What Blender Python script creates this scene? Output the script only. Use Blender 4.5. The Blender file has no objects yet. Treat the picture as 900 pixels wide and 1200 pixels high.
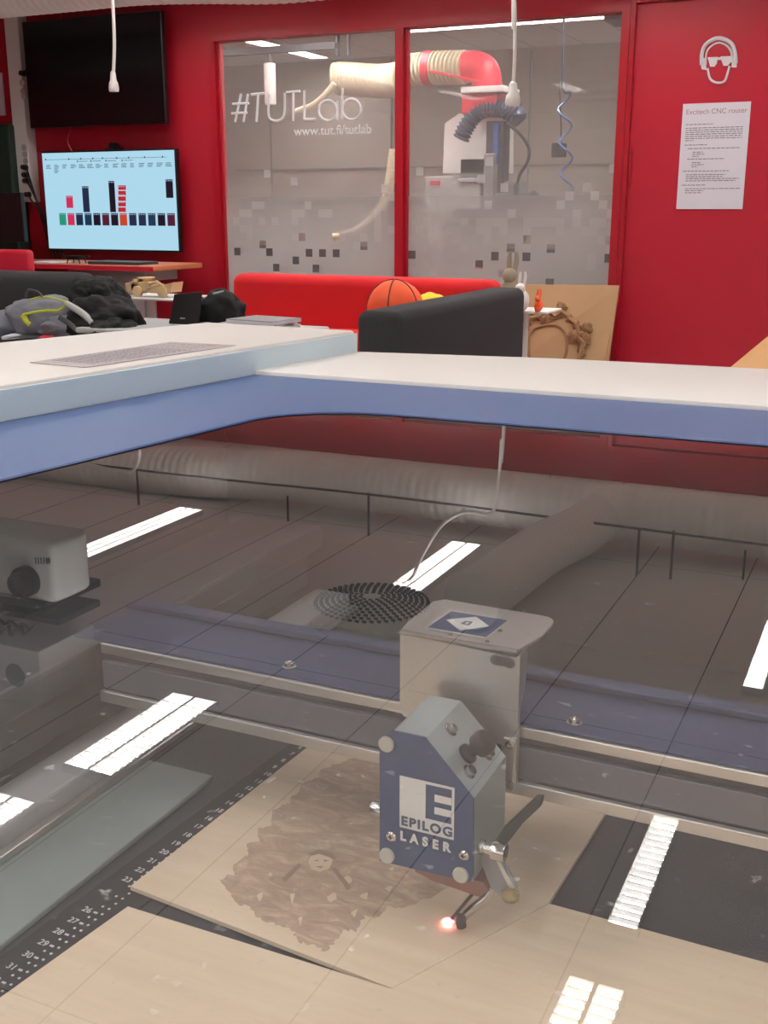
import bpy, bmesh, math, random
from mathutils import Vector, Matrix, noise
random.seed(7)
C = bpy.context.scene.collection
PI = math.pi
# ---------------------------------------------------------------- camera model (900x1200 frame) used to take measurements
F = 1300.0; PIT = math.atan(354/1300.0); YW = math.radians(25); CAM = Vector((0, 0, 1.2)); ZG = 1.045
FW = Vector((-math.sin(YW)*math.cos(PIT), math.cos(YW)*math.cos(PIT), -math.sin(PIT)))
RT = Vector((math.cos(YW), math.sin(YW), 0)); UP = RT.cross(FW)
def ray(x, y): return F*FW + (x-450)*RT + (600-y)*UP
def AZ(x, y, z): d = ray(x, y); return CAM + d*((z-CAM.z)/d.z)
def AY(x, y, Y): d = ray(x, y); return CAM + d*(Y/d.y)
def AX(x, y, X): d = ray(x, y); return CAM + d*(X/d.x)
def AP(x, y, p, n): d = ray(x, y); n = Vector(n); return CAM + d*((Vector(p)-CAM).dot(n)/d.dot(n))
# ---------------------------------------------------------------- materials
def mat(name, col, rough=.5, metal=0, emit=None, es=1, spec=None, bump=0, bscale=200, var=0, vscale=5, coat=0):
    m = bpy.data.materials.new(name); m.use_nodes = True; nt = m.node_tree; b = nt.nodes['Principled BSDF']
    c = (*col, 1) if len(col) == 3 else col
    b.inputs['Base Color'].default_value = c; b.inputs['Roughness'].default_value = rough; b.inputs['Metallic'].default_value = metal
    if spec is not None: b.inputs['Specular IOR Level'].default_value = spec
    if coat: b.inputs['Coat Weight'].default_value = coat
    if emit: b.inputs['Emission Color'].default_value = (*emit, 1); b.inputs['Emission Strength'].default_value = es
    tc = nt.nodes.new('ShaderNodeTexCoord')
    if var:
        n = nt.nodes.new('ShaderNodeTexNoise'); n.inputs['Scale'].default_value = vscale; n.inputs['Detail'].default_value = 5
        nt.links.new(tc.outputs['Object'], n.inputs['Vector'])
        mx = nt.nodes.new('ShaderNodeMix'); mx.data_type = 'RGBA'
        mx.inputs[6].default_value = tuple(max(0, v*(1-var)) for v in col[:3])+(1,); mx.inputs[7].default_value = tuple(min(1, v*(1+var)) for v in col[:3])+(1,)
        nt.links.new(n.outputs['Fac'], mx.inputs[0]); nt.links.new(mx.outputs[2], b.inputs['Base Color'])
    if bump:
        n2 = nt.nodes.new('ShaderNodeTexNoise'); n2.inputs['Scale'].default_value = bscale; n2.inputs['Detail'].default_value = 3
        nt.links.new(tc.outputs['Object'], n2.inputs['Vector'])
        bp = nt.nodes.new('ShaderNodeBump'); bp.inputs['Strength'].default_value = bump; bp.inputs['Distance'].default_value = .002
        nt.links.new(n2.outputs['Fac'], bp.inputs['Height']); nt.links.new(bp.outputs[0], b.inputs['Normal'])
    return m
def L(r, g, b):  # sRGB 0-255 -> linear
    f = lambda v: (v/255/12.92) if v <= 10 else ((v/255+.055)/1.055)**2.4
    return (f(r), f(g), f(b))
M = {}
M['red'] = mat('red_paint', L(172, 16, 38), .5, bump=.15, bscale=120)
M['redframe'] = mat('red_frame_paint', L(165, 14, 34), .35)
M['door'] = mat('red_door_paint', L(180, 18, 44), .42, bump=.1, bscale=90)
M['white'] = mat('white_paint', L(225, 224, 222), .5)
M['lidwhite'] = mat('white_powder_coat', L(222, 217, 214), .45, bump=.12, bscale=900)
M['lidside'] = mat('pale_blue_white', L(206, 222, 232), .4, bump=.12, bscale=900)  # side face of the raised panel, bluer than its top
M['blue'] = mat('blue_powder_coat', L(74, 95, 140), .42, bump=.15, bscale=900)
M['deepblue'] = mat('deep_blue_seal', L(22, 52, 110), .4)
M['navy'] = mat('navy_anodised', L(36, 54, 92), .42, metal=.3)
M['navyplate'] = mat('navy_plate', L(42, 62, 98), .5)
M['black'] = mat('black_plastic', L(22, 22, 24), .4)
M['matteblack'] = mat('matte_black', L(20, 20, 22), .8)
M['steel'] = mat('steel', L(190, 188, 184), .22, metal=1)
M['brushed'] = mat('brushed_aluminium', L(200, 198, 194), .36, metal=.9, bump=.1, bscale=300)
M['zinc'] = mat('zinc_plate', L(165, 175, 175), .42, metal=.55, var=.08, vscale=40)
M['screw'] = mat('pale_nylon', L(175, 172, 160), .5)
M['grey'] = mat('mid_grey_paint', L(128, 128, 130), .5)
M['lightgrey'] = mat('light_grey_paint', L(170, 170, 170), .5)
M['darkgrey'] = mat('dark_grey_paint', L(62, 63, 68), .5)
M['paper'] = mat('paper', L(225, 222, 232), .8)
M['ink'] = mat('grey_ink', L(120, 118, 130), .8)
M['ink2'] = mat('warm_ink', L(170, 130, 140), .8)
M['vinyl'] = mat('white_vinyl', L(225, 225, 228), .6, emit=None)
M['duct'] = mat('white_duct', L(228, 226, 221), .6)
M['cream'] = mat('cream_hose', L(205, 195, 170), .55)
M['cable'] = mat('white_cable', L(232, 228, 226), .45)
M['redmetal'] = mat('red_metal', L(205, 40, 60), .4)
M['bluehose'] = mat('blue_black_hose', L(34, 46, 70), .45)
M['coil'] = mat('blue_coil', L(50, 80, 140), .35)
M['redfab'] = mat('red_fabric', L(205, 26, 34), .9, bump=.5, bscale=300)
M['dkfab'] = mat('charcoal_fabric', L(50, 50, 53), .95, bump=.5, bscale=350, var=.2, vscale=60)
M['bagfab'] = mat('grey_nylon', L(112, 114, 124), .7, bump=.3, bscale=60, var=.25, vscale=12)
M['lime'] = mat('lime_trim', L(190, 200, 60), .6)
M['jacket'] = mat('black_jacket', L(10, 11, 14), .85, bump=.8, bscale=30)
M['orange'] = mat('orange_fabric', L(232, 92, 52), .8, bump=.3, bscale=120)
M['orangeplastic'] = mat('orange_plastic', L(245, 95, 45), .4)
M['yellow'] = mat('yellow_fabric', L(225, 205, 60), .8)
M['birch'] = mat('birch_toy', L(205, 175, 135), .6)
M['mdf'] = mat('mdf', L(182, 146, 108), .8, var=.05, vscale=6)
M['mdfdark'] = mat('mdf_carved', L(150, 112, 78), .85)
M['tabletop'] = mat('beech_top', L(222, 172, 110), .5)
M['deskedge'] = mat('desk_wood', L(185, 110, 70), .5)
M['green'] = mat('dark_green', L(18, 48, 36), .6)
M['stone'] = mat('stone_grey', L(150, 140, 120), .8)
M['char'] = mat('charred', L(70, 60, 55), .8)
M['copper'] = mat('copper_tint', L(140, 104, 92), .4, metal=.6)
M['carpet'] = mat('carpet', L(172, 168, 164), .95)
M['backwall'] = mat('workshop_wall', L(165, 155, 147), .7, var=.05, vscale=1.5)
M['tube'] = mat('lamp_tube', (1, 1, 1), .5, emit=(1, .97, .93), es=36)
M['tube_in'] = mat('lamp_tube_workshop', (1, 1, 1), .5, emit=(1, .96, .90), es=42)
M['spark'] = mat('laser_spot', (1, .6, .6), .5, emit=(1, .12, .14), es=7)
M['sparkcore'] = mat('laser_core', (1, 1, 1), .5, emit=(1, .62, .6), es=30)
M['led'] = mat('screen_off', L(12, 12, 14), .16, spec=.5)

def wood_mat(name, base, dark, sc=(3, 60, 1)):
    m = bpy.data.materials.new(name); m.use_nodes = True; nt = m.node_tree; b = nt.nodes['Principled BSDF']
    tc = nt.nodes.new('ShaderNodeTexCoord'); mp = nt.nodes.new('ShaderNodeMapping'); mp.inputs['Scale'].default_value = sc
    n = nt.nodes.new('ShaderNodeTexNoise'); n.inputs['Scale'].default_value = 3; n.inputs['Detail'].default_value = 8; n.inputs['Roughness'].default_value = .65
    r = nt.nodes.new('ShaderNodeValToRGB'); r.color_ramp.elements[0].position = .3; r.color_ramp.elements[1].position = .7
    r.color_ramp.elements[0].color = (*dark, 1); r.color_ramp.elements[1].color = (*base, 1)
    nt.links.new(tc.outputs['Object'], mp.inputs[0]); nt.links.new(mp.outputs[0], n.inputs['Vector']); nt.links.new(n.outputs['Fac'], r.inputs[0])
    nt.links.new(r.outputs[0], b.inputs['Base Color']); b.inputs['Roughness'].default_value = .6
    return m
M['ply'] = wood_mat('birch_plywood', L(216, 198, 172), L(204, 183, 155), (3, 40, 1))

def engraving_mat():
    # burnt engraving: brown tone broken up by strokes
    m = bpy.data.materials.new('burnt_engraving'); m.use_nodes = True; nt = m.node_tree; b = nt.nodes['Principled BSDF']
    tc = nt.nodes.new('ShaderNodeTexCoord'); mp = nt.nodes.new('ShaderNodeMapping'); mp.inputs['Scale'].default_value = (28, 70, 1); mp.inputs['Rotation'].default_value = (0, 0, .6)
    n = nt.nodes.new('ShaderNodeTexNoise'); n.inputs['Scale'].default_value = 1.6; n.inputs['Detail'].default_value = 9; n.inputs['Roughness'].default_value = .7; n.inputs['Distortion'].default_value = 1.5
    r = nt.nodes.new('ShaderNodeValToRGB'); e = r.color_ramp.elements
    e[0].position = .3; e[0].color = (*L(150, 126, 106), 1); e[1].position = .72; e[1].color = (*L(212, 192, 166), 1)
    x = e.new(.52); x.color = (*L(176, 152, 130), 1)
    nt.links.new(tc.outputs['Object'], mp.inputs[0]); nt.links.new(mp.outputs[0], n.inputs['Vector']); nt.links.new(n.outputs['Fac'], r.inputs[0])
    nt.links.new(r.outputs[0], b.inputs['Base Color']); b.inputs['Roughness'].default_value = .8
    return m
M['burn'] = engraving_mat()

def ceiling_mat():
    m = bpy.data.materials.new('ceiling_tiles'); m.use_nodes = True; nt = m.node_tree; b = nt.nodes['Principled BSDF']
    tc = nt.nodes.new('ShaderNodeTexCoord'); sp = nt.nodes.new('ShaderNodeSeparateXYZ'); nt.links.new(tc.outputs['Object'], sp.inputs[0])
    def line(out, per, off, w):
        a = nt.nodes.new('ShaderNodeMath'); a.operation = 'ADD'; a.inputs[1].default_value = off; nt.links.new(out, a.inputs[0])
        q = nt.nodes.new('ShaderNodeMath'); q.operation = 'PINGPONG'; q.inputs[1].default_value = per/2; nt.links.new(a.outputs[0], q.inputs[0])
        c = nt.nodes.new('ShaderNodeMath'); c.operation = 'LESS_THAN'; c.inputs[1].default_value = w; nt.links.new(q.outputs[0], c.inputs[0]); return c
    a = line(sp.outputs[0], .5, 0.06+2, .0026); c = line(sp.outputs[1], 1.9, 0.3, .002)
    mx = nt.nodes.new('ShaderNodeMath'); mx.operation = 'MAXIMUM'; nt.links.new(a.outputs[0], mx.inputs[0]); nt.links.new(c.outputs[0], mx.inputs[1])
    n = nt.nodes.new('ShaderNodeTexNoise'); n.inputs['Scale'].default_value = 1.2; nt.links.new(tc.outputs['Object'], n.inputs['Vector'])
    bc = nt.nodes.new('ShaderNodeMix'); bc.data_type = 'RGBA'; bc.inputs[6].default_value = (*L(220, 214, 210), 1); bc.inputs[7].default_value = (*L(230, 225, 221), 1); nt.links.new(n.outputs['Fac'], bc.inputs[0])
    m2 = nt.nodes.new('ShaderNodeMix'); m2.data_type = 'RGBA'; m2.inputs[7].default_value = (*L(70, 66, 64), 1)
    nt.links.new(bc.outputs[2], m2.inputs[6]); nt.links.new(mx.outputs[0], m2.inputs[0]); nt.links.new(m2.outputs[2], b.inputs['Base Color']); b.inputs['Roughness'].default_value = .85
    return m
M['ceiling'] = ceiling_mat()

def pane_mat(name, ior, haze, tint, rough=0.0, specks=True, scale=1.6):
    # a sheet of clear acrylic/glass: both faces reflect, the rest passes through; a little dust scatters
    m = bpy.data.materials.new(name); m.use_nodes = True; nt = m.node_tree; nt.nodes.clear()
    out = nt.nodes.new('ShaderNodeOutputMaterial'); ge = nt.nodes.new('ShaderNodeNewGeometry')
    def mth(op, a, b=None, clamp=False):
        n = nt.nodes.new('ShaderNodeMath'); n.operation = op; n.use_clamp = clamp
        for k, v in enumerate((a, b)):
            if v is None: continue
            if isinstance(v, (int, float)): n.inputs[k].default_value = v
            else: nt.links.new(v, n.inputs[k])
        return n.outputs[0]
    vd = nt.nodes.new('ShaderNodeVectorMath'); vd.operation = 'DOT_PRODUCT'; nt.links.new(ge.outputs['Normal'], vd.inputs[0]); nt.links.new(ge.outputs['Incoming'], vd.inputs[1])
    r0_ = ((ior-1)/(ior+1))**2
    r1_ = mth('ADD', mth('MULTIPLY', mth('POWER', mth('SUBTRACT', 1.0, mth('ABSOLUTE', vd.outputs['Value'])), 5.0), 1-r0_), r0_)   # Schlick reflectance
    if scale > 1: r1_ = mth('DIVIDE', mth('MULTIPLY', r1_, 2.0), mth('ADD', r1_, 1.0))                                               # two faces
    class _O: pass
    mul = _O(); mul.outputs = [r1_]
    tr = nt.nodes.new('ShaderNodeBsdfTransparent'); tr.inputs[0].default_value = (*tint, 1)
    gl = nt.nodes.new('ShaderNodeBsdfGlossy'); gl.inputs['Roughness'].default_value = rough; gl.inputs[0].default_value = (1, 1, 1, 1)
    df = nt.nodes.new('ShaderNodeBsdfDiffuse'); df.inputs[0].default_value = (.8, .8, .8, 1)
    m1 = nt.nodes.new('ShaderNodeMixShader'); m1.inputs[0].default_value = haze
    if specks:
        tc = nt.nodes.new('ShaderNodeTexCoord'); v = nt.nodes.new('ShaderNodeTexNoise'); v.inputs['Scale'].default_value = 260; v.inputs['Detail'].default_value = 2
        nt.links.new(tc.outputs['Object'], v.inputs['Vector'])
        mr = nt.nodes.new('ShaderNodeMapRange'); mr.inputs[1].default_value = .66; mr.inputs[2].default_value = .8; mr.inputs[3].default_value = haze; mr.inputs[4].default_value = haze+.25
        nt.links.new(v.outputs['Fac'], mr.inputs[0]); nt.links.new(mr.outputs[0], m1.inputs[0])
    nt.links.new(tr.outputs[0], m1.inputs[1]); nt.links.new(df.outputs[0], m1.inputs[2])
    m2 = nt.nodes.new('ShaderNodeMixShader'); nt.links.new(mul.outputs[0], m2.inputs[0]); nt.links.new(m1.outputs[0], m2.inputs[1]); nt.links.new(gl.outputs[0], m2.inputs[2])
    nt.links.new(m2.outputs[0], out.inputs[0])
    return m
M['lidglass'] = pane_mat('lid_acrylic', 1.58, .038, (.90, .90, .92))
M['glass'] = pane_mat('window_glass', 1.5, .06, (.92, .92, .92), specks=False, scale=1.0)

def film_mat(name, z0, z1, a0, a1, col):
    # frosted sticker film, printed denser towards its lower edge
    m = bpy.data.materials.new(name); m.use_nodes = True; nt = m.node_tree; nt.nodes.clear()
    out = nt.nodes.new('ShaderNodeOutputMaterial'); tc = nt.nodes.new('ShaderNodeTexCoord'); sp = nt.nodes.new('ShaderNodeSeparateXYZ')
    nt.links.new(tc.outputs['Object'], sp.inputs[0]); mr = nt.nodes.new('ShaderNodeMapRange'); mr.interpolation_type = 'SMOOTHSTEP'
    mr.inputs[1].default_value = z0; mr.inputs[2].default_value = z1; mr.inputs[3].default_value = a0; mr.inputs[4].default_value = a1
    nt.links.new(sp.outputs[2], mr.inputs[0])
    tr = nt.nodes.new('ShaderNodeBsdfTransparent'); df = nt.nodes.new('ShaderNodeBsdfDiffuse'); df.inputs[0].default_value = (*col, 1)
    tl = nt.nodes.new('ShaderNodeBsdfTranslucent'); tl.inputs[0].default_value = (*col, 1)
    ad = nt.nodes.new('ShaderNodeMixShader'); ad.inputs[0].default_value = .5; nt.links.new(df.outputs[0], ad.inputs[1]); nt.links.new(tl.outputs[0], ad.inputs[2])
    mx = nt.nodes.new('ShaderNodeMixShader'); nt.links.new(mr.outputs[0], mx.inputs[0]); nt.links.new(tr.outputs[0], mx.inputs[1]); nt.links.new(ad.outputs[0], mx.inputs[2])
    nt.links.new(mx.outputs[0], out.inputs[0]); return m
M['film'] = film_mat('frosted_film', .90, 1.55, .93, .12, (.50, .48, .48))
M['cell'] = film_mat('frosted_cells', .90, 1.55, .80, .42, (.62, .60, .60))
def screen_mat(name, col, s):
    return mat(name, (0, 0, 0), .3, emit=col, es=s)
M['scr'] = screen_mat('screen_blue_white', L(172, 216, 236), 1.0)
for k, c in dict(navy=(34, 44, 70), black=(26, 22, 36), red=(190, 40, 50), pink=(205, 50, 90), green=(40, 150, 120), orange=(200, 70, 40), teal=(30, 56, 80), maroon=(80, 30, 50), text=(60, 80, 100), pale=(150, 165, 190)).items():
    M['s_'+k] = screen_mat('screen_'+k, L(*c), 1.0)

# ---------------------------------------------------------------- mesh helpers
class MB:
    def __init__(s): s.bm = bmesh.new()
    def box(s, a, b, bev=0, seg=2, mtx=None):
        a = Vector(a); b = Vector(b); lo = Vector(map(min, a, b)); hi = Vector(map(max, a, b))
        t = bmesh.new(); bmesh.ops.create_cube(t, size=1)
        for v in t.verts: v.co = Vector(((lo.x+hi.x)/2+v.co.x*(hi.x-lo.x), (lo.y+hi.y)/2+v.co.y*(hi.y-lo.y), (lo.z+hi.z)/2+v.co.z*(hi.z-lo.z)))
        if bev: bmesh.ops.bevel(t, geom=t.edges[:], offset=bev, segments=seg, profile=.5, affect='EDGES')
        s.merge(t, mtx); return s
    def merge(s, t, mtx=None):
        if mtx is not None: t.transform(mtx)
        vm = {v: s.bm.verts.new(v.co) for v in t.verts}
        for f in t.faces:
            try: s.bm.faces.new([vm[v] for v in f.verts])
            except ValueError: pass
        t.free()
    def prism(s, pts, ext, bev=0):   # planar polygon (3-D points) extruded by a vector
        t = bmesh.new(); ext = Vector(ext)
        f = t.faces.new([t.verts.new(Vector(p)) for p in pts])
        r = bmesh.ops.extrude_face_region(t, geom=[f])
        for v in [g for g in r['geom'] if isinstance(g, bmesh.types.BMVert)]: v.co += ext
        bmesh.ops.recalc_face_normals(t, faces=t.faces[:])
        if bev: bmesh.ops.bevel(t, geom=t.edges[:], offset=bev, segments=2, profile=.5, affect='EDGES')
        s.merge(t); return s
    def cyl(s, p, q, r, r2=None, n=24, bev=0):
        p = Vector(p); q = Vector(q); d = q-p; t = bmesh.new()
        bmesh.ops.create_cone(t, cap_ends=True, segments=n, radius1=r, radius2=r if r2 is None else r2, depth=d.length)
        if bev:
            es = [e for e in t.edges if abs(e.verts[0].co.z-e.verts[1].co.z) < 1e-6]
            bmesh.ops.bevel(t, geom=es, offset=bev, segments=2, profile=.5, affect='EDGES')
        s.merge(t, Matrix.Translation((p+q)/2) @ d.to_track_quat('Z', 'Y').to_matrix().to_4x4()); return s
    def lathe(s, prof, p, axis=(0, 0, 1), n=32):  # prof [(r,h)]
        t = bmesh.new(); rings = []
        for r, h in prof: rings.append([t.verts.new((r*math.cos(2*PI*i/n), r*math.sin(2*PI*i/n), h)) for i in range(n)])
        for a, b in zip(rings, rings[1:]):
            for i in range(n): t.faces.new((a[i], a[(i+1) % n], b[(i+1) % n], b[i]))
        t.faces.new(rings[0][::-1]); t.faces.new(rings[-1])
        s.merge(t, Matrix.Translation(Vector(p)) @ Vector(axis).to_track_quat('Z', 'Y').to_matrix().to_4x4()); return s
    def tube(s, pts, r, n=10, sub=6, ribs=None, closed=False):
        pts = [Vector(p) for p in pts]; P = []
        if len(pts) > 2 and sub > 1:
            for i in range(len(pts)-1):
                p0 = pts[max(i-1, 0)]; p1 = pts[i]; p2 = pts[i+1]; p3 = pts[min(i+2, len(pts)-1)]
                for k in range(sub):
                    u = k/sub; P.append(.5*((2*p1)+(-p0+p2)*u+(2*p0-5*p1+4*p2-p3)*u*u+(-p0+3*p1-3*p2+p3)*u**3))
            P.append(pts[-1])
        else: P = pts
        if ribs:  # resample evenly, radius wave
            per, amp = ribs; Q = [P[0]]; acc = 0; step = per/4
            tot = sum((b-a).length for a, b in zip(P, P[1:])); N = max(4, int(tot/step)); res = []; i = 0; d0 = 0
            for k in range(N+1):
                tgt = tot*k/N
                while i < len(P)-2 and d0+(P[i+1]-P[i]).length < tgt: d0 += (P[i+1]-P[i]).length; i += 1
                seg = (P[i+1]-P[i]).length or 1e-9; res.append(P[i].lerp(P[i+1], min(1, (tgt-d0)/seg)))
            P = res; rad = [r+amp*(1 if k % 4 in (1, 2) else -1) for k in range(len(P))]
        else: rad = [r(k/(len(P)-1)) if callable(r) else r for k in range(len(P))]
        t = bmesh.new(); rings = []; up = Vector((0, 0, 1)); nrm = None
        for k, p in enumerate(P):
            d = (P[min(k+1, len(P)-1)]-P[max(k-1, 0)]).normalized()
            if nrm is None: nrm = d.orthogonal().normalized()
            nrm = (nrm-d*nrm.dot(d)).normalized(); bn = d.cross(nrm)
            rings.append([t.verts.new(p+rad[k]*(math.cos(2*PI*i/n)*nrm+math.sin(2*PI*i/n)*bn)) for i in range(n)])
        for a, b in zip(rings, rings[1:]):
            for i in range(n): t.faces.new((a[i], a[(i+1) % n], b[(i+1) % n], b[i]))
        t.faces.new(rings[0][::-1]); t.faces.new(rings[-1]); s.merge(t); return s
    def blob(s, c, rad, amp=.1, freq=3, sub=4, seed=0, flat=None):
        t = bmesh.new(); bmesh.ops.create_icosphere(t, subdivisions=sub, radius=1)
        for v in t.verts:
            n = v.co.normalized(); k = 1+amp*noise.fractal(n*freq+Vector((seed, seed*1.3, 0)), 1, 2, 4)
            v.co = Vector(c)+Vector((n.x*rad[0]*k, n.y*rad[1]*k, n.z*rad[2]*k))
            if flat is not None and v.co.z < flat: v.co.z = flat
        s.merge(t); return s
    def poly(s, pts): s.bm.faces.new([s.bm.verts.new(Vector(p)) for p in pts]); return s
    def build(s, name, m, parent=None, smooth=False, ang=35):
        bmesh.ops.recalc_face_normals(s.bm, faces=s.bm.faces[:]) if s.bm.faces else None
        me = bpy.data.meshes.new(name); s.bm.to_mesh(me); s.bm.free(); me.materials.append(m)
        if smooth:
            for p in me.polygons: p.use_smooth = True
            try: me.set_sharp_from_angle(angle=math.radians(ang))
            except Exception: pass
        o = bpy.data.objects.new(name, me); C.objects.link(o)
        if parent: attach(o, parent)
        return o
def attach(o, parent):
    o.parent = parent
    q = parent; v = Vector((0, 0, 0))
    while q: v += q.location; q = q.parent
    o.location = o.location - v
def tag(o, label, cat, group=None, kind=None):
    o['label'] = label; o['category'] = cat
    if group: o['group'] = group
    if kind: o['kind'] = kind
    return o
def thing(name, label, cat, loc, group=None):
    o = bpy.data.objects.new(name, None); C.objects.link(o); o.location = loc; o.empty_display_size = .05
    return tag(o, label, cat, group)
def struct(o): o['kind'] = 'structure'; return o
def text(name, body, size, loc, mtx3, m, parent=None, ext=0.0002, align='LEFT', bold=0):
    cu = bpy.data.curves.new(name, 'FONT'); cu.body = body; cu.size = size; cu.extrude = ext; cu.align_x = align; cu.offset = bold
    o = bpy.data.objects.new(name, cu); C.objects.link(o)
    me = bpy.data.meshes.new_from_object(o.evaluated_get(bpy.context.evaluated_depsgraph_get()))
    bpy.data.objects.remove(o); me.materials.clear(); me.materials.append(m)
    me.transform(Matrix.Translation(Vector(loc)) @ mtx3.to_4x4())
    o = bpy.data.objects.new(name, me); C.objects.link(o)
    if parent: attach(o, parent)
    return o
WALLM = Matrix(((1, 0, 0), (0, 0, -1), (0, 1, 0)))      # text standing upright, facing -Y
FLATM = Matrix(((1, 0, 0), (0, 1, 0), (0, 0, 1)))
def text_mb(body, size, mtx4, mb, ext=.0002, bold=0, align='LEFT'):
    cu = bpy.data.curves.new('t', 'FONT'); cu.body = body; cu.size = size; cu.extrude = ext; cu.offset = bold; cu.align_x = align
    o = bpy.data.objects.new('t', cu); C.objects.link(o)
    me = bpy.data.meshes.new_from_object(o.evaluated_get(bpy.context.evaluated_depsgraph_get())); bpy.data.objects.remove(o)
    t = bmesh.new(); t.from_mesh(me); mb.merge(t, mtx4); bpy.data.meshes.remove(me)

# ================================================================ ROOM
WY = 7.1; CZ = 2.62; WX0 = -7.6; WX1 = 3.2; WY0 = -3.0
struct(MB().box((WX0-.1, WY0-.1, -.1), (WX1+.1, 11.4, 0)).build('floor', M['carpet']))
struct(MB().box((WX0-.1, WY0-.1, CZ), (WX1+.1, WY+.1, CZ+.1)).build('ceiling', M['ceiling']))
struct(MB().box((WX0-.1, WY0, 0), (WX0, WY+.1, CZ)).build('wall_left', M['red']))
struct(MB().box((WX1, WY0, 0), (WX1+.1, WY+.1, CZ)).build('wall_right', M['white']))
struct(MB().box((WX0-.1, WY0-.1, 0), (WX1+.1, WY0, CZ)).build('wall_front', M['white']))
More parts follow.
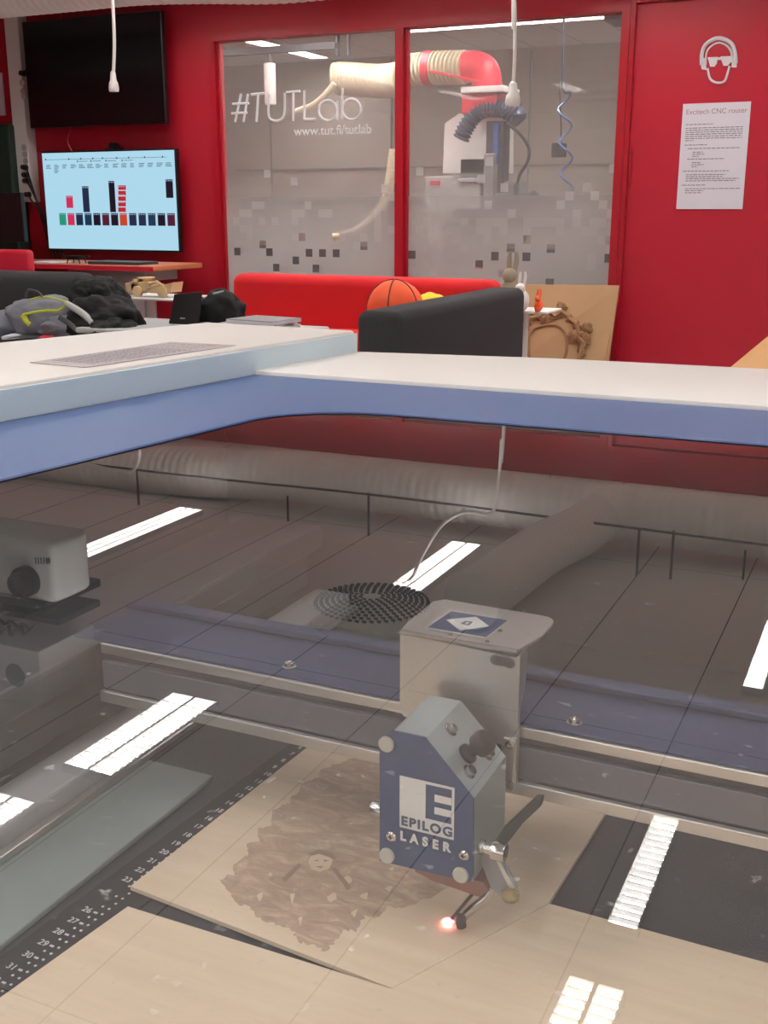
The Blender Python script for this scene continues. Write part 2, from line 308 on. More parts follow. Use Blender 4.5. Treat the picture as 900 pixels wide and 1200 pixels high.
# back wall with the two window openings
wx = [-4.62, -3.225, -3.165, -1.74]; wz0 = .55; wz1 = 2.34; dx0 = -1.66; dx1 = -.55
b = MB()
b.box((WX0, WY, 0), (wx[0]-.05, WY+.1, CZ)); b.box((wx[0]-.05, WY, wz1+.045), (WX1, WY+.1, CZ)); b.box((wx[0]-.05, WY, 0), (dx0-.03, WY+.1, wz0-.04)); b.box((dx1, WY, 0), (WX1, WY+.1, wz1+.045))
struct(b.build('wall_back', M['red']))
for i, (x0, x1) in enumerate(((wx[0], wx[1]), (wx[2], wx[3]))):
    w = MB(); e = .05
    xa = x0-e if i == 0 else x0-.03; xb = x1+.03 if i == 0 else x1+e
    w.box((xa, WY-.015, wz0-.04), (x0, WY+.1, wz1+.045)); w.box((x1, WY-.015, wz0-.04), (xb, WY+.1, wz1+.045))
    w.box((x0, WY-.015, wz0-.04), (x1, WY+.1, wz0)); w.box((x0, WY-.015, wz1), (x1, WY+.1, wz1+.045))
    wo = struct(w.build('window_%d' % (i+1), M['redframe']))
    MB().box((x0, WY+.04, wz0), (x1, WY+.046, wz1)).build('pane', M['glass'], wo)
    # beading inside the opening
    g = MB(); g.box((x0, WY+.01, wz0), (x0+.018, WY+.035, wz1)); g.build('bead', M['redframe'], wo)
    S = .0545; yy = WY+.037
    film = MB().poly([(x0+.075, yy, wz0), (x1, yy, wz0), (x1, yy, wz1), (x0+.075, yy, wz1)]) if False else None
    # film laid as a lattice of squares; missing squares are clear holes
    nx = int((x1-x0)/S)+1; nz = int((1.62-wz0)/S)+1
    holes = {0: [(276, 298), (314, 299), (346, 309), (362, 300), (395, 300), (322, 317), (371, 318), (353, 278), (420, 292), (378, 292), (394, 277), (306, 290)],
             1: [(598, 292), (646, 292), (706, 302), (715, 283), (578, 302), (616, 302), (559, 313), (588, 323), (480, 302), (640, 330), (618, 283)]}[i]
    lite = {0: [(282, 252), (292, 250), (300, 245), (277, 262), (287, 272), (306, 240), (344, 210), (377, 250), (323, 262), (445, 219), (453, 226), (436, 262), (284, 285), (291, 288), (311, 200), (276, 282), (345, 260), (440, 255)],
            1: [(497, 292), (513, 292), (540, 292), (522, 303), (658, 238), (680, 215), (690, 225), (720, 192), (668, 260), (680, 268), (700, 262), (708, 255), (540, 262), (532, 268), (560, 260), (598, 250), (630, 265), (652, 262), (706, 240), (716, 248), (522, 268), (568, 282), (580, 262), (560, 207), (570, 188), (588, 215), (485, 197), (643, 262), (695, 270), (620, 258)]}[i]
    key = lambda p: (int((AY(p[0], p[1], yy).x-x0)/S), int((AY(p[0], p[1], yy).z-wz0)/S))
    H = {key(p) for p in holes}; T = {key(p) for p in lite}
    rr = random.Random(5+i)
    for a in range(nx):
        for c in range(nz):
            z = wz0+c*S
            pr = max(0, min(.35, (1.3-z)*.8)) if z > .98 else .12
            if (a, c) not in H and rr.random() < pr*.55: T.add((a, c))
    fm = MB(); cm = MB()
    zt = wz0+nz*S
    for a in range(nx):
        xa = x0+.02+a*S; xb = min(x1, xa+S)
        for c in range(nz):
            if (a, c) in H: continue
            if (a, c) in T: cm.poly([(xa, yy-.002, wz0+c*S), (xb, yy-.002, wz0+c*S), (xb, yy-.002, wz0+(c+1)*S), (xa, yy-.002, wz0+(c+1)*S)])
            fm.poly([(xa, yy, wz0+c*S), (xb, yy, wz0+c*S), (xb, yy, wz0+(c+1)*S), (xa, yy, wz0+(c+1)*S)])
    fm.poly([(x0+.02, yy, zt), (x1, yy, zt), (x1, yy, wz1), (x0+.02, yy, wz1)])
    fm.build('frosted_film', M['film'], wo); cm.build('film_squares', M['cell'], wo)
    if i == 0:
        t = MB(); s0 = Matrix.Translation((-4.495, yy-.006, 1.795)) @ WALLM.to_4x4()
        # hand-laid thin lettering #TUTLab
        def seg(pts, r=.0085): t.tube([Vector((p[0], yy-.006, p[1])) for p in pts], r, n=6, sub=4)
        k = .0
        px = lambda x, y: (AY(x, y, yy).x, AY(x, y, yy).z)
        for q in ([(283, 110), (276, 143)], [(291, 110), (286, 143)], [(273, 122), (292, 121)], [(272, 133), (290, 132)],
                  [(295, 111), (310, 109.5)], [(303, 110), (301, 143)],
                  [(336, 108.5), (352, 107)], [(344, 108), (344, 142)], [(357, 106), (357, 140)], [(357, 140), (370, 140)],
                  [(396, 118), (396, 141)], [(402, 103), (401, 140)]): seg([px(*p) for p in q])
        seg([px(*p) for p in [(316, 110), (315, 130), (317, 139), (324, 142), (331, 139), (334, 130), (334, 109)]])
        for cx, cy in ((385, 129.5), (412.5, 128)):
            n_ = 16; seg([px(cx+11*math.cos(2*PI*j/n_), cy+12*math.sin(2*PI*j/n_)) for j in range(n_+1)])
        t.build('lettering', M['vinyl'], wo)
        p0 = AY(345, 159, yy); p1 = AY(424, 156, yy)
        text('web_address', 'www.tut.fi/tutlab', .088, (p0.x, yy-.006, p0.z), WALLM, M['vinyl'], wo, ext=.001)
# door
d = MB().box((dx0, WY+.03, .01), (dx1, WY+.07, wz1+.04)); do = struct(d.build('door_1', M['door']))
p = AY(845, 70, WY)
g = MB(); G = lambda x, y: Vector((AY(x, y, WY+.02).x, WY+.024, AY(x, y, WY+.02).z))
g.tube([G(822, 76), G(822.5, 62), G(828, 51), G(842, 44.5), G(856, 50), G(861, 61), G(862, 74)], .012, n=6)
g.tube([G(827, 76), G(827.5, 63), G(832, 55), G(842, 50), G(852, 54), G(857, 62), G(857.5, 73)], .006, n=6)
g.tube([G(829, 80), G(832, 92), G(840, 97), G(849, 95), G(853, 84), G(855, 77)], .007, n=6)
g.prism([G(820, 68), G(826, 68), G(828, 82), G(822, 81)], (0, .004, 0)); g.prism([G(858, 66), G(864, 68), G(863, 79), G(857, 79)], (0, .004, 0))
def lens(x0, x1, y0): return [G(x0, y0), G(x1, y0-.4), G(x1-1, y0+7), G((x0+x1)/2+2, y0+11), G((x0+x1)/2-3, y0+11), G(x0+2, y0+7)]
g.prism(lens(829, 841, 67), (0, .004, 0)); g.prism(lens(844, 857, 66), (0, .004, 0)); g.prism([G(840, 67), G(845, 67), G(845, 70), G(840, 70)], (0, .004, 0))
g.build('protection_symbol', M['vinyl'], do)
tr = MB(); tr.box((dx0-.03, WY-.006, 0), (dx0, WY+.08, wz1+.045)); struct(tr.build('trim_1', M['redframe']))
# hinge on door edge
MB().box((dx0-.004, WY+.015, 1.35), (dx0+.02, WY+.03, 1.55)).build('hinge', M['redframe'], do)
# poster
py = WY+.026
po = thing('poster', 'white printed instruction sheet taped to the red door below the safety symbol', 'poster', (-1.15, py, 1.2))
q = [AY(x, y, py) for x, y in ((799, 122), (879, 118), (871, 245), (792, 245))]
x0, x1, z0, z1 = -1.352, -.962, 1.205, 1.81
MB().box((x0, py-.002, z0), (x1, py, z1)).build('sheet', M['paper'], po)
text('title', 'Excitech CNC router', .040, (x0+.02, py-.0035, z1-.06), WALLM, M['ink2'], po)
t = MB(); z = z1-.12; rr = random.Random(3)
def row(x, w, z): t.box((x, py-.003, z), (x+w, py-.002, z+.0042))
for blk in ((0, [.16]), (0, [.33]*6+[.05]), (.02, []), (0, [.13]), (.02, [.3]), (.05, [.06, .07, .04]), (.02, [.22]), (.05, [.05, .07, .03]), (-.01, []), (0, [.27]), (.02, [.23, .22, .31, .29]), (-.01, []), (0, [.14]), (.02, [.32, .11, .1])):
    for w in blk[1]:
        x = x0+.025+max(0, blk[0]); xe = x+w
        while x < xe:
            ww = rr.uniform(.01, .03); row(x, min(ww, xe-x), z); x += ww+.005
        z -= .0118
    z -= .009 if not blk[1] or len(blk[1]) == 1 else .004
t.build('body_lines', M['ink'], po)

# ------------------------------------------------- the workshop behind the windows
YB = 11.1
struct(MB().box((WX0, YB, 0), (0, YB+.1, 2.9)).build('wall_workshop_back', M['backwall']))
struct(MB().box((WX0-.1, WY+.1, 0), (-7.45, YB+.1, 2.9)).build('wall_workshop_left', M['backwall']))
struct(MB().box((-.2, WY+.1, 0), (-.1, YB+.1, 2.9)).build('wall_workshop_right', M['backwall']))
struct(MB().box((WX0-.1, WY+.1, 2.72), (0, YB+.1, 2.82)).build('ceiling_workshop', M['ceiling']))
bt = MB()
for zz in (1.28, 1.62): bt.box((-7.0, YB-.02, zz), (-.2, YB, zz+.035 if zz < 1.5 else zz+.015))
for xx in (-6.55, -5.1, -3.6, -2.2): bt.box((xx, YB-.015, .9), (xx+.015, YB, 2.7))
struct(bt.build('trim_workshop', M['grey']))
tag(MB().box((-6.9, YB-.75, 0), (-.5, YB-.05, .82), .01).build('workbench', M['darkgrey']), 'dark workbench along the far wall behind the frosted windows', 'workbench')
YM = 8.6
def B(x, y, Y=YM): return AY(x, y, Y)
def pbox(mb, x0, y0, x1, y1, d0, d1, bev=.006):
    a = B(x0, y0, d0); c = B(x1, y1, d0); mb.box((a.x, d0, a.z), (c.x, d1, c.z), bev)
router = thing('cnc_router', 'grey machine with upright spindle column seen through the right window', 'machine', (B(570, 250).x, 8.6, 0))
mb = MB(); a = [B(*p, 8.72) for p in [(519, 203), (521, 145), (538, 133), (590, 133), (596, 145), (596, 203)]]; mb.prism(a, (0, .12, 0)); mb.build('side_panel', M['white'], router)
mb = MB(); pbox(mb, 570, 142, 588, 250, 8.45, 8.6); mb.build('column', M['darkgrey'], router)
mb = MB(); pbox(mb, 578, 145, 583, 192, 8.42, 8.46, .002); mb.build('blue_rail', M['coil'], router)
mb = MB(); pbox(mb, 567, 180, 577, 250, 8.36, 8.5); mb.build('spindle_mount', M['grey'], router)
mb = MB(); pbox(mb, 498, 207, 530, 250, 8.4, 8.6); mb.build('control_box', M['lightgrey'], router)
mb = MB(); pbox(mb, 529, 214, 562, 245, 8.36, 8.6); pbox(mb, 536, 209, 564, 213, 8.34, 8.6); mb.build('drive_box', M['lightgrey'], router)
mb = MB(); pbox(mb, 504, 212, 515, 217, 8.39, 8.4, 0); mb.build('red_plate', M['redmetal'], router)
mb = MB(); pbox(mb, 585, 212, 606, 266, 8.5, 8.7); pbox(mb, 600, 225, 622, 240, 8.45, 8.65); pbox(mb, 578, 226, 590, 236, 8.4, 8.5); mb.build('spindle', M['grey'], router)
mb = MB(); mb.cyl(B(625, 229, 8.45), B(625, 229, 8.6), .035); mb.cyl(B(605, 216, 8.42), B(605, 234, 8.42), .022); mb.build('motor', M['darkgrey'], router)
mb = MB(); c0 = B(550, 250, 8.7); mb.box((c0.x-.5, 8.5, 0), (c0.x+.7, 9.2, .75), .02); mb.box((c0.x-.1, 8.72, .75), (c0.x+.15, 8.85, 1.6), .01); mb.build('base', M['grey'], router)
mb = MB(); mb.tube([B(*p, 8.4) for p in [(594, 144), (610, 158), (620, 175), (618, 190), (610, 203), (606, 216)]], .012); mb.build('cable', M['matteblack'], router, True)
mb = MB(); mb.prism([B(500, 283, 8.5), B(500, 255, 8.5), B(520, 255, 8.5), B(528, 283, 8.5)], (0, .1, 0)); mb.build('paper_funnel', M['white'], router)
ext = thing('dust_extractor', 'red fan box with red elbow and hoses above the grey machine', 'dust extractor', (B(560, 130).x, 8.5, B(560, 130).z))
mb = MB(); pbox(mb, 541, 106, 582, 132, 8.4, 8.7, .008); mb.build('fan_box', M['redmetal'], ext)
mb = MB(); pbox(mb, 540, 102, 590, 107, 8.36, 8.74, .004); mb.build('flange', M['white'], ext)
mb = MB(); mb.tube([B(*p, 8.55) for p in [(545, 79), (556, 78), (566, 82), (570, 91), (571, 104)]], .115, n=20); mb.build('elbow', M['redmetal'], ext, True)
mb = MB(); mb.tube([B(*p, 8.5) for p in [(582, 113), (591, 116), (598, 122)]], .04, n=14); mb.build('side_spout', M['redmetal'], ext, True)
mb = MB(); mb.tube([B(*p, 8.45) for p in [(540, 163), (547, 148), (558, 133), (572, 127), (590, 128), (606, 132), (604, 138), (592, 127)]], .062, n=16, ribs=(.03, .006)); mb.build('dark_hose', M['bluehose'], ext, True)
mb = MB(); mb.tube([B(470, 84, 8.6), B(505, 80, 8.58), B(547, 79, 8.55)], .115, n=20, ribs=(.036, .011)); mb.build('ribbed_duct', M['cream'], ext, True)
mb = MB(); mb.cyl(B(499, 80, 8.58), B(507, 80, 8.58), .13); mb.tube([B(502, 83, 8.42), B(565, 96, 8.42)], .008, n=6, sub=1); mb.build('duct_clamp', M['redmetal'], ext, True)
tag(MB().tube([B(393, 93, 8.8), B(402, 92, 8.8), B(425, 94, 8.75), B(450, 95, 8.7), B(472, 92, 8.65)], .13, n=20, ribs=(.03, .0025)).build('ventilation_hose', M['cream'], None, True), 'thick cream ribbed hose hanging at the top behind the left window', 'hose')
tag(MB().tube([B(392, 98, 8.6), B(380, 112, 8.6), B(365, 124, 8.6), B(345, 131, 8.6)], .025, n=10).build('cream_cable_hose', M['cream'], None, True), 'thin pale tube curving down behind the lettering on the left window', 'hose')
tag(MB().tube([B(462, 175, 8.4), B(457, 210, 8.4), B(450, 240, 8.4), B(432, 262, 8.4), B(408, 275, 8.4), B(390, 278, 8.4)], .04, n=12, ribs=(.03, .001)).build('suction_hose', M['cream'], None, True), 'pale suction hose arching down beside the middle post of the windows', 'hose')
col = thing('hanging_fixture', 'white cylinder hanging from the ceiling rail behind the left window', 'light fixture', B(316, 125, 8.3))
MB().cyl(B(316, 74, 8.3), B(317, 123, 8.3), .047, bev=.008).build('cylinder', M['white'], col, True)
MB().cyl(B(316, 64, 8.3), B(316, 74, 8.3), .02).build('hanger', M['darkgrey'], col, True)
a = B(265, 58, 8.35); c = B(395, 72, 8.7)
tag(MB().box((a.x, 8.3, 2.42), (B(392, 66, 8.3).x, 8.36, 2.47)).build('cable_rail', M['darkgrey']), 'dark metal rail under the ceiling behind the left window', 'rail')
hr = MB(); X0 = B(400, 80, 8.7).x
for s_ in (-.04, .06): hr.box((X0+s_, 8.68, 2.42), (X0+s_+.015, 8.72, 2.75))
tag(hr.build('hose_hanger', M['darkgrey']), 'dark bracket from the ceiling holding the thick cream hose', 'bracket')
ah = thing('coiled_air_hose', 'blue spiral air hose hanging down behind the right window', 'air hose', B(658, 268, 8.2))
pts = []; a = B(661, 108, 8.2); c = B(666, 268, 8.2); turns = 4.3
for k in range(90):
    u = k/89; ang = u*turns*2*PI; ctr = a.lerp(c, u); r = .045
    pts.append(ctr+Vector((r*math.cos(ang), r*math.sin(ang), 0)))
MB().tube(pts, .008, n=6, sub=1).build('spiral', M['coil'], ah, True)
MB().tube([B(661, 20, 8.2), B(660, 100, 8.2), pts[0]], .009, n=6).build('drop_line', M['bluehose'], ah, True)
MB().tube([B(656, 95, 8.25), B(658, 175, 8.25)], .006, n=6, sub=1).build('cord', M['matteblack'], ah)
a = B(655, 176, 8.25); MB().box((a.x-.05, 8.22, a.z-.05), (a.x+.05, 8.28, a.z+.05), .008).build('air_coupling', M['matteblack'], ah)
tag(MB().box((-1.9-.55, 9.4, 2.66), (-1.9, 9.8, 2.745)).build('ceiling_vent', M['grey']), 'dark square vent in the ceiling behind the right window', 'vent')

# ------------------------------------------------- ceiling lamps
LZ = CZ-.012
def lamp(x0, x1, y0, y1, label, along='y', z=CZ, tm='tube', strips=2, group='louvred ceiling lights', n=None):
    o = thing('ceiling_light', label, 'ceiling light', ((x0+x1)/2, (y0+y1)/2, z), group)
    f = MB(); w = .006; h = .03
    f.box((x0-w, y0-w, z-h), (x0, y1+w, z)); f.box((x1, y0-w, z-h), (x1+w, y1+w, z)); f.box((x0, y0-w, z-h), (x1, y0, z)); f.box((x0, y1, z-h), (x1, y1+w, z))
    f.build('frame', M['white'], o)
    e = MB(); wd = (x1-x0) if along == 'y' else (y1-y0); sw = wd/strips
    for k in range(strips):
        if along == 'y': e.box((x0+k*sw+.006, y0+.004, z-.012), (x0+(k+1)*sw-.006, y1-.004, z-.004))
        else: e.box((x0+.004, y0+k*sw+.006, z-.012), (x1-.004, y0+(k+1)*sw-.006, z-.004))
    e.build('lamp_tube', M[tm], o)
    l = MB(); ln = (y1-y0) if along == 'y' else (x1-x0); N = n or int(ln/.032)
    for k in range(1, N):
        if along == 'y': yk = y0+ln*k/N; l.box((x0, yk-.0012, z-h+.002), (x1, yk+.0012, z-.013))
        else: xk = x0+ln*k/N; l.box((xk-.0012, y0, z-h+.002), (xk+.0012, y1, z-.013))
    for k in range(1, strips):
        if along == 'y': l.box((x0+k*sw-.005, y0, z-h), (x0+k*sw+.005, y1, z-.004))
        else: l.box((x0, y0+k*sw-.005, z-h), (x1, y0+k*sw+.005, z-.004))
    l.build('louvre', M['white'], o)
    return o
lamp(-2.275, -2.09, 2.47, 3.06, 'double-strip ceiling light mirrored in the lid glass left of the ruler')
lamp(-2.36, -2.19, 1.55, 2.24, 'double-strip ceiling light mirrored at the left edge of the lid glass')
lamp(-2.06, -1.90, 4.35, 5.28, 'ceiling light mirrored in the lid glass above the perforated diffuser', strips=2)
lamp(-3.785, -3.63, 4.06, 5.25, 'ceiling light mirrored in the lid glass right of the projector', strips=3)
lamp(-.506, -.435, 2.395, 2.95, 'narrow ceiling light mirrored across the dark gap beside the plywood', strips=1)
lamp(-.535, -.41, 1.50, 2.16, 'ceiling light mirrored near the bottom edge of the lid glass')
lamp(-.40, -.33, 4.0, 4.75, 'narrow ceiling light mirrored at the right edge of the lid glass', strips=1)
for (x, y) in ((-3.9, .6), (-2.2, -.8), (-.5, -.8), (-1.5, .2), (.95, .3), (1.3, 2.6), (1.3, 4.8), (-5.6, 2.6), (-5.6, 4.6), (-5.4, .4), (-.5, -2.3)):  # extra lamps out of view, added to brighten room and lid
    lamp(x-.085, x+.085, y-.6, y+.6, 'unseen louvred ceiling light added to brighten the room and the lid', n=16)
lamp(-4.2, -2.3, 9.42, 9.54, 'long ceiling light running along the top of the right window', 'x', 2.72, 'tube_in', 1, 'workshop ceiling lights', n=50)
lamp(-5.80, -5.62, 9.4, 10.7, 'ceiling light running away from the left window inside the workshop', 'y', 2.72, 'tube_in', 2, 'workshop ceiling lights', n=16)
for x_ in (-5.6, -4.5, -3.8, -2.7, -1.8):  # added lamps, hidden by the wall top, that flood the workshop
    lamp(x_-.1, x_+.1, 7.35, 8.55, 'unseen workshop light added above the window tops to flood the objects', 'y', 2.72, 'tube_in', 2, 'workshop ceiling lights', n=10)
for x_ in (-4.6, -3.2, -1.6, 0, 1.6):  # added lamps, hidden by the duct, that brighten the red wall
    lamp(x_-.55, x_+.55, 6.25, 6.4, 'unseen ceiling light added behind the white duct to brighten the red wall', 'x', CZ, 'tube', 2, 'added lights hidden behind the duct', n=14)
# ------------------------------------------------- duct and suspended wire
dy = 5.6; dz = 2.42; dr = .152
bigd = thing('ventilation_duct', 'large white ribbed duct under the ceiling mirrored along the top of the lid glass', 'duct', (-2.5, dy, dz))
pts = [Vector((x, dy, dz+.055*min(1, max(0, (-3.3-x)/.7)))) for x in [WX0+.3+.45*k for k in range(22)]]
MB().tube(pts, dr, n=40, ribs=(.055, .0032)).build('main_pipe', M['duct'], bigd, True, 60)
MB().tube([(-1.34, 5.58, 2.43), (-1.37, 5.3, 2.45), (-1.45, 5.0, 2.46), (-1.49, 4.7, 2.47), (-1.52, 4.3, 2.48), (-1.53, 4.15, 2.48)], .128, n=28, ribs=(.05, .0015)).build('branch_pipe', M['duct'], bigd, True, 60)
df = thing('perforated_diffuser', 'round perforated air diffuser on the ceiling mirrored beside the carriage bracket', 'air vent', (-2.0, 4.12, CZ))
dc = Vector((-1.98, 4.12, 0))
MB().lathe([(.02, CZ), (.27, CZ), (.27, CZ-.05), (.25, CZ-.075), (.12, CZ-.1), (.001, CZ-.105)], (dc.x, dc.y, 0), n=48).build('plate', M['duct'], df, True)
sl = MB()
for ring in range(2, 11):
    r = ring*.0245; n_ = ring*5
    for k in range(n_):
        a = 2*PI*(k+.5*(ring % 2))/n_; z = CZ-.104+(0 if r < .12 else (r-.12)/.13*.026)
        q = dc+Vector((r*math.cos(a), r*math.sin(a), 0))
        sl.box((q.x-.008, q.y-.0045, z-.004), (q.x+.008, q.y+.0045, z+.012))
sl.build('slots', M['matteblack'], df)
wire = thing('suspended_wire', 'dark support wire on rods in front of the white duct', 'wire', (-2.5, 5.27, 2.39))
rods = [(-4.10, 5.27), (-2.55, 5.27), (-1.06, 5.2), (-.9, 5.22)]
w = MB(); w.tube([(-7.2, 5.5, 2.43), (-4.10, 5.27, 2.40), (-2.55, 5.27, 2.385), (-1.06, 5.2, 2.38), (.2, 5.15, 2.38), (2.6, 5.1, 2.38)], .0065, n=6); w.build('wire', M['darkgrey'], wire)
for (x, y) in rods+[(.6, 5.15), (2.2, 5.1), (-5.8, 5.4)]:
    MB().tube([(x, y, 2.375), (x, y, CZ)], .007, n=6, sub=1).build('rod', M['darkgrey'], wire)
for k, (x, y) in enumerate(((-3.1, 5.34), (-.58, 5.36))):
    tag(MB().tube([(x, y, 2.47), (x, y, CZ)], .006, n=6, sub=1).build('hanging_rod', M['darkgrey']), ['thin rod hanging from the ceiling before the duct, mirrored left of centre', 'thin rod hanging from the ceiling before the duct, mirrored at the right'][k], 'rod')
# hanging cords with connectors
def RP(x, y, Y):   # where a reflection seen at pixel (x, y) lies if it is at depth Y
    d_ = ray(x, y); t_ = Y/d_.y; return Vector((t_*d_.x, Y, 2*ZG-(CAM.z+t_*d_.z)))
def cord(pxt, pxe, Y, loop, label, r):
    e = AY(*pxe, Y); t_ = AY(*pxt, Y)
    o = thing('plug_cord', label, 'cord', e, 'white cords hanging over the room')  # hanging cord with a plug at its end
    m = AY((pxt[0]+pxe[0])/2+1.5, (pxt[1]+pxe[1])/2, Y)
    MB().tube([e+Vector((0, 0, .02)), m, t_]+loop, .009, n=8).build('cable', M['cable'], o, True)
    MB().lathe([(r*.9, -.045), (r, -.03), (r*.85, 0), (r*.62, .012), (r*.5, .05), (.009, .06)], e, n=20).build('plug', M['cable'], o, True)
cord((603, 0), (601, 112), 5.15, [RP(588, 515, 5.15), RP(585, 560, 5.15), RP(580, 594, 5.15), RP(570, 603, 5.12), RP(545, 600, 5.05), RP(518, 615, 4.95), RP(496, 648, 4.75), RP(480, 680, 4.6), Vector((-2.1, 4.5, CZ))], 'white hanging cord with a flared plug in front of the right window', .036)
cord((132, 0), (133, 97), 5.2, [RP(163, 532, 5.2), RP(162, 542, 5.2), RP(155, 552, 5.22), RP(140, 552, 5.24), RP(120, 548, 5.26), RP(97, 543, 5.28), Vector((-5.0, 5.35, 2.42))], 'white hanging cord with a plug in front of the black television', .028)

# ------------------------------------------------- projector under the ceiling (mirrored at left)
pj = thing('projector', 'white ceiling projector with black lens mirrored at the left edge of the lid glass', 'projector', (-3.2, 3.4, 2.15))
yp = 2.8
a = RP(64, 688, yp); c = RP(-80, 690, yp); z0 = RP(40, 632, yp).z; z1 = RP(40, 705, yp).z
MB().box((a.x-.55, yp, z0), (a.x, yp+.2, z1), .03, 3).build('body', M['lightgrey'], pj, True)
lc = RP(33, 680, yp); MB().lathe([(.055, 0), (.055, .03), (.04, .032), (.04, .06), (.03, .062), (.03, .045)], lc, (0, -1, 0), n=28).build('lens', M['black'], pj, True)
v = MB()
for k in range(6): q = RP(42+k*3.2, 657, yp); v.box((q.x-.002, yp-.002, q.z-.012), (q.x+.002, yp+.001, q.z+.012))
q = RP(56.5, 657, yp); v.cyl((q.x, yp-.004, q.z), (q.x, yp+.002, q.z), .009); v.build('vents', M['black'], pj)
br = thing('projector_bracket', 'black ceiling bracket with cables above the projector', 'bracket', (a.x-.2, yp+.1, CZ))
MB().box((a.x-.6, yp+.0, z1+.0), (a.x-.05, yp+.3, z1+.03), .004).box((a.x-.6, yp+.05, z1+.075), (a.x-.04, yp+.28, z1+.1), .004).build('plates', M['black'], br)
t = MB()
for k in range(7):
    x = a.x-.12-.06*k; t.tube([(x, yp+.02, z1+.1), (x-.03, yp-.01, z1+.13+.01*(k % 3)), (x-.07, yp+.03, z1+.11), (x-.1, yp+.1, z1+.16)], .006, n=6)
t.build('cables', M['darkgrey'], br)
cb = MB(); xb = RP(45, 765, yp).x; zb0 = RP(45, 762, yp).z
cb.box((xb-.55, yp, z1+.19), (xb, yp+.3, CZ), .004); cb.build('mount_box', M['white'], br)
q = RP(18, 790, yp); MB().cyl((q.x, yp-.002, (z1+.19+CZ)/2), (q.x, yp+.01, (z1+.19+CZ)/2), .045, n=28).build('cable_hole', M['grey'], br)

# ================================================================ LASER CUTTER
lc_ = thing('laser_cutter', 'white and blue laser cutting machine with a glazed lid in the foreground', 'laser cutter', (0, .5, 0))
bz = .87
lx = -.535
# housing (shell round the cavity)
h = MB()
h.box((-.90, .0, .12), (lx-.012, 1.12, 1.04), .01); h.box((.50, .0, .12), (.74, 1.12, 1.04), .01)
h.box((lx-.012, .83, .12), (.50, 1.12, 1.04), .01); h.box((lx-.012, .0, .12), (.50, .075, 1.04), .01); h.box((lx-.012, .075, .12), (.50, .83, .8))
h.build('housing', M['lidwhite'], lc_)
ft = MB()
for x in (-.8, .66):
    for y in (.08, 1.0): ft.cyl((x, y, 0), (x, y, .12), .03)
ft.build('feet', M['black'], lc_)
iw = MB(); iw.box((lx-.011, .075, .8), (lx-.002, .83, 1.04)); iw.box((.49, .075, .8), (.496, .83, 1.035)); iw.box((lx-.012, .818, .8), (.496, .828, 1.04))
iw.build('inner_wall', mat('dark_liner', L(46, 46, 50), .6), lc_)
# lid: flat blue border round the glass, raised white panels beyond it
xl_ = lambda y: -.476+.135*(y-.483)         # left edge of the glazed opening
xo_ = lambda y: -.606+.142*(y-.62)          # edge of the raised white panel
xe, yn, r_, yb_ = .47, .085, .075, .779
cx0 = xl_(yb_-r_)
bot = [(xl_(yn+(yb_-r_-yn)*k/6), yn+(yb_-r_-yn)*k/6) for k in range(6)]
bot += [(cx0+r_*1.25*(1-math.cos(PI/2*k/12)), yb_-r_+r_*math.sin(PI/2*k/12)) for k in range(13)]+[(xe, yb_+.006)]
top = [(xo_(0+.82*k/6), 0+.82*k/6) for k in range(6)]+[(xo_(.82+.096*min(1, k/6)), .82+.096*min(1, k/6)) if k <= 6 else (xo_(.916)+.15*(k-6)/6, .916) for k in range(13)]+[(.5, .916)]
bl = MB(); n_ = len(bot)
lo = [bl.bm.verts.new((x, y, 1.0462)) for x, y in bot]; hi = [bl.bm.verts.new((x, y, 1.0466)) for x, y in top]
for k in range(n_-1): bl.bm.faces.new((lo[k], lo[k+1], hi[k+1], hi[k]))
bl.box((xe, 0, 1.0448), (.5, .916, 1.0464)); bl.box((xl_(yn), 0, 1.0448), (.5, yn, 1.0464)); bl.build('lid_border', M['blue'], lc_)
sb = MB(); v0 = [sb.bm.verts.new((x, y, 1.0462)) for x, y in bot]; cc_ = (0, .4)
inn_ = [(x+.0025, y-.0028*(1 if y > .6 else 0)) for x, y in bot]
v1 = [sb.bm.verts.new((x, y, 1.0456)) for x, y in inn_]
for k in range(n_-1): sb.bm.faces.new((v0[k], v0[k+1], v1[k+1], v1[k]))
sb.build('lid_seal', M['deepblue'], lc_)
tp = MB(); tp.prism([(xo_(.916)-.02, .916, 1.0505), (.74, .916, 1.0505), (.74, 1.15, 1.0505), (-.12, 1.138, 1.0505), (-.33, 1.128, 1.0505), (-.56, 1.088, 1.0505)], (0, 0, -.0095), bev=.0015); tp.box((.5005, 0, 1.041), (.74, .915, 1.0505), .002); tp.build('lid_top', M['lidwhite'], lc_, True, 40)
zt = 1.0735
bx = MB()
bx.prism([(x, y, 1.0405) for x, y in [(-.90, .0), (-.90, .35), (-.812, .84), (-.74, 1.10), (xo_(1.09)-.004, 1.09), (xo_(0)-.004, 0)]], (0, 0, zt-1.0405), bev=.003); bx.build('lid_raised_panel', M['lidwhite'], lc_, True, 40)
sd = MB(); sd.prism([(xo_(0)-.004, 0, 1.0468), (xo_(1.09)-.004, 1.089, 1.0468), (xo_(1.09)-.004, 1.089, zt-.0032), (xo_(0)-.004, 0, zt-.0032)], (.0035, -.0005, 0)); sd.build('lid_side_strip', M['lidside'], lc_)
lb = [AZ(*p, zt+.0004) for p in ((35, 425), (200, 401), (277, 405), (100, 431))]
lab = MB().prism(lb, (0, 0, .0004)).build('warning_label', mat('label_grey', L(178, 168, 170), .5), lc_)
lt = MB()
def lq(u, v): return lb[0].lerp(lb[1], u).lerp(lb[3].lerp(lb[2], u), v)+Vector((0, 0, .0006))
rr = random.Random(9)
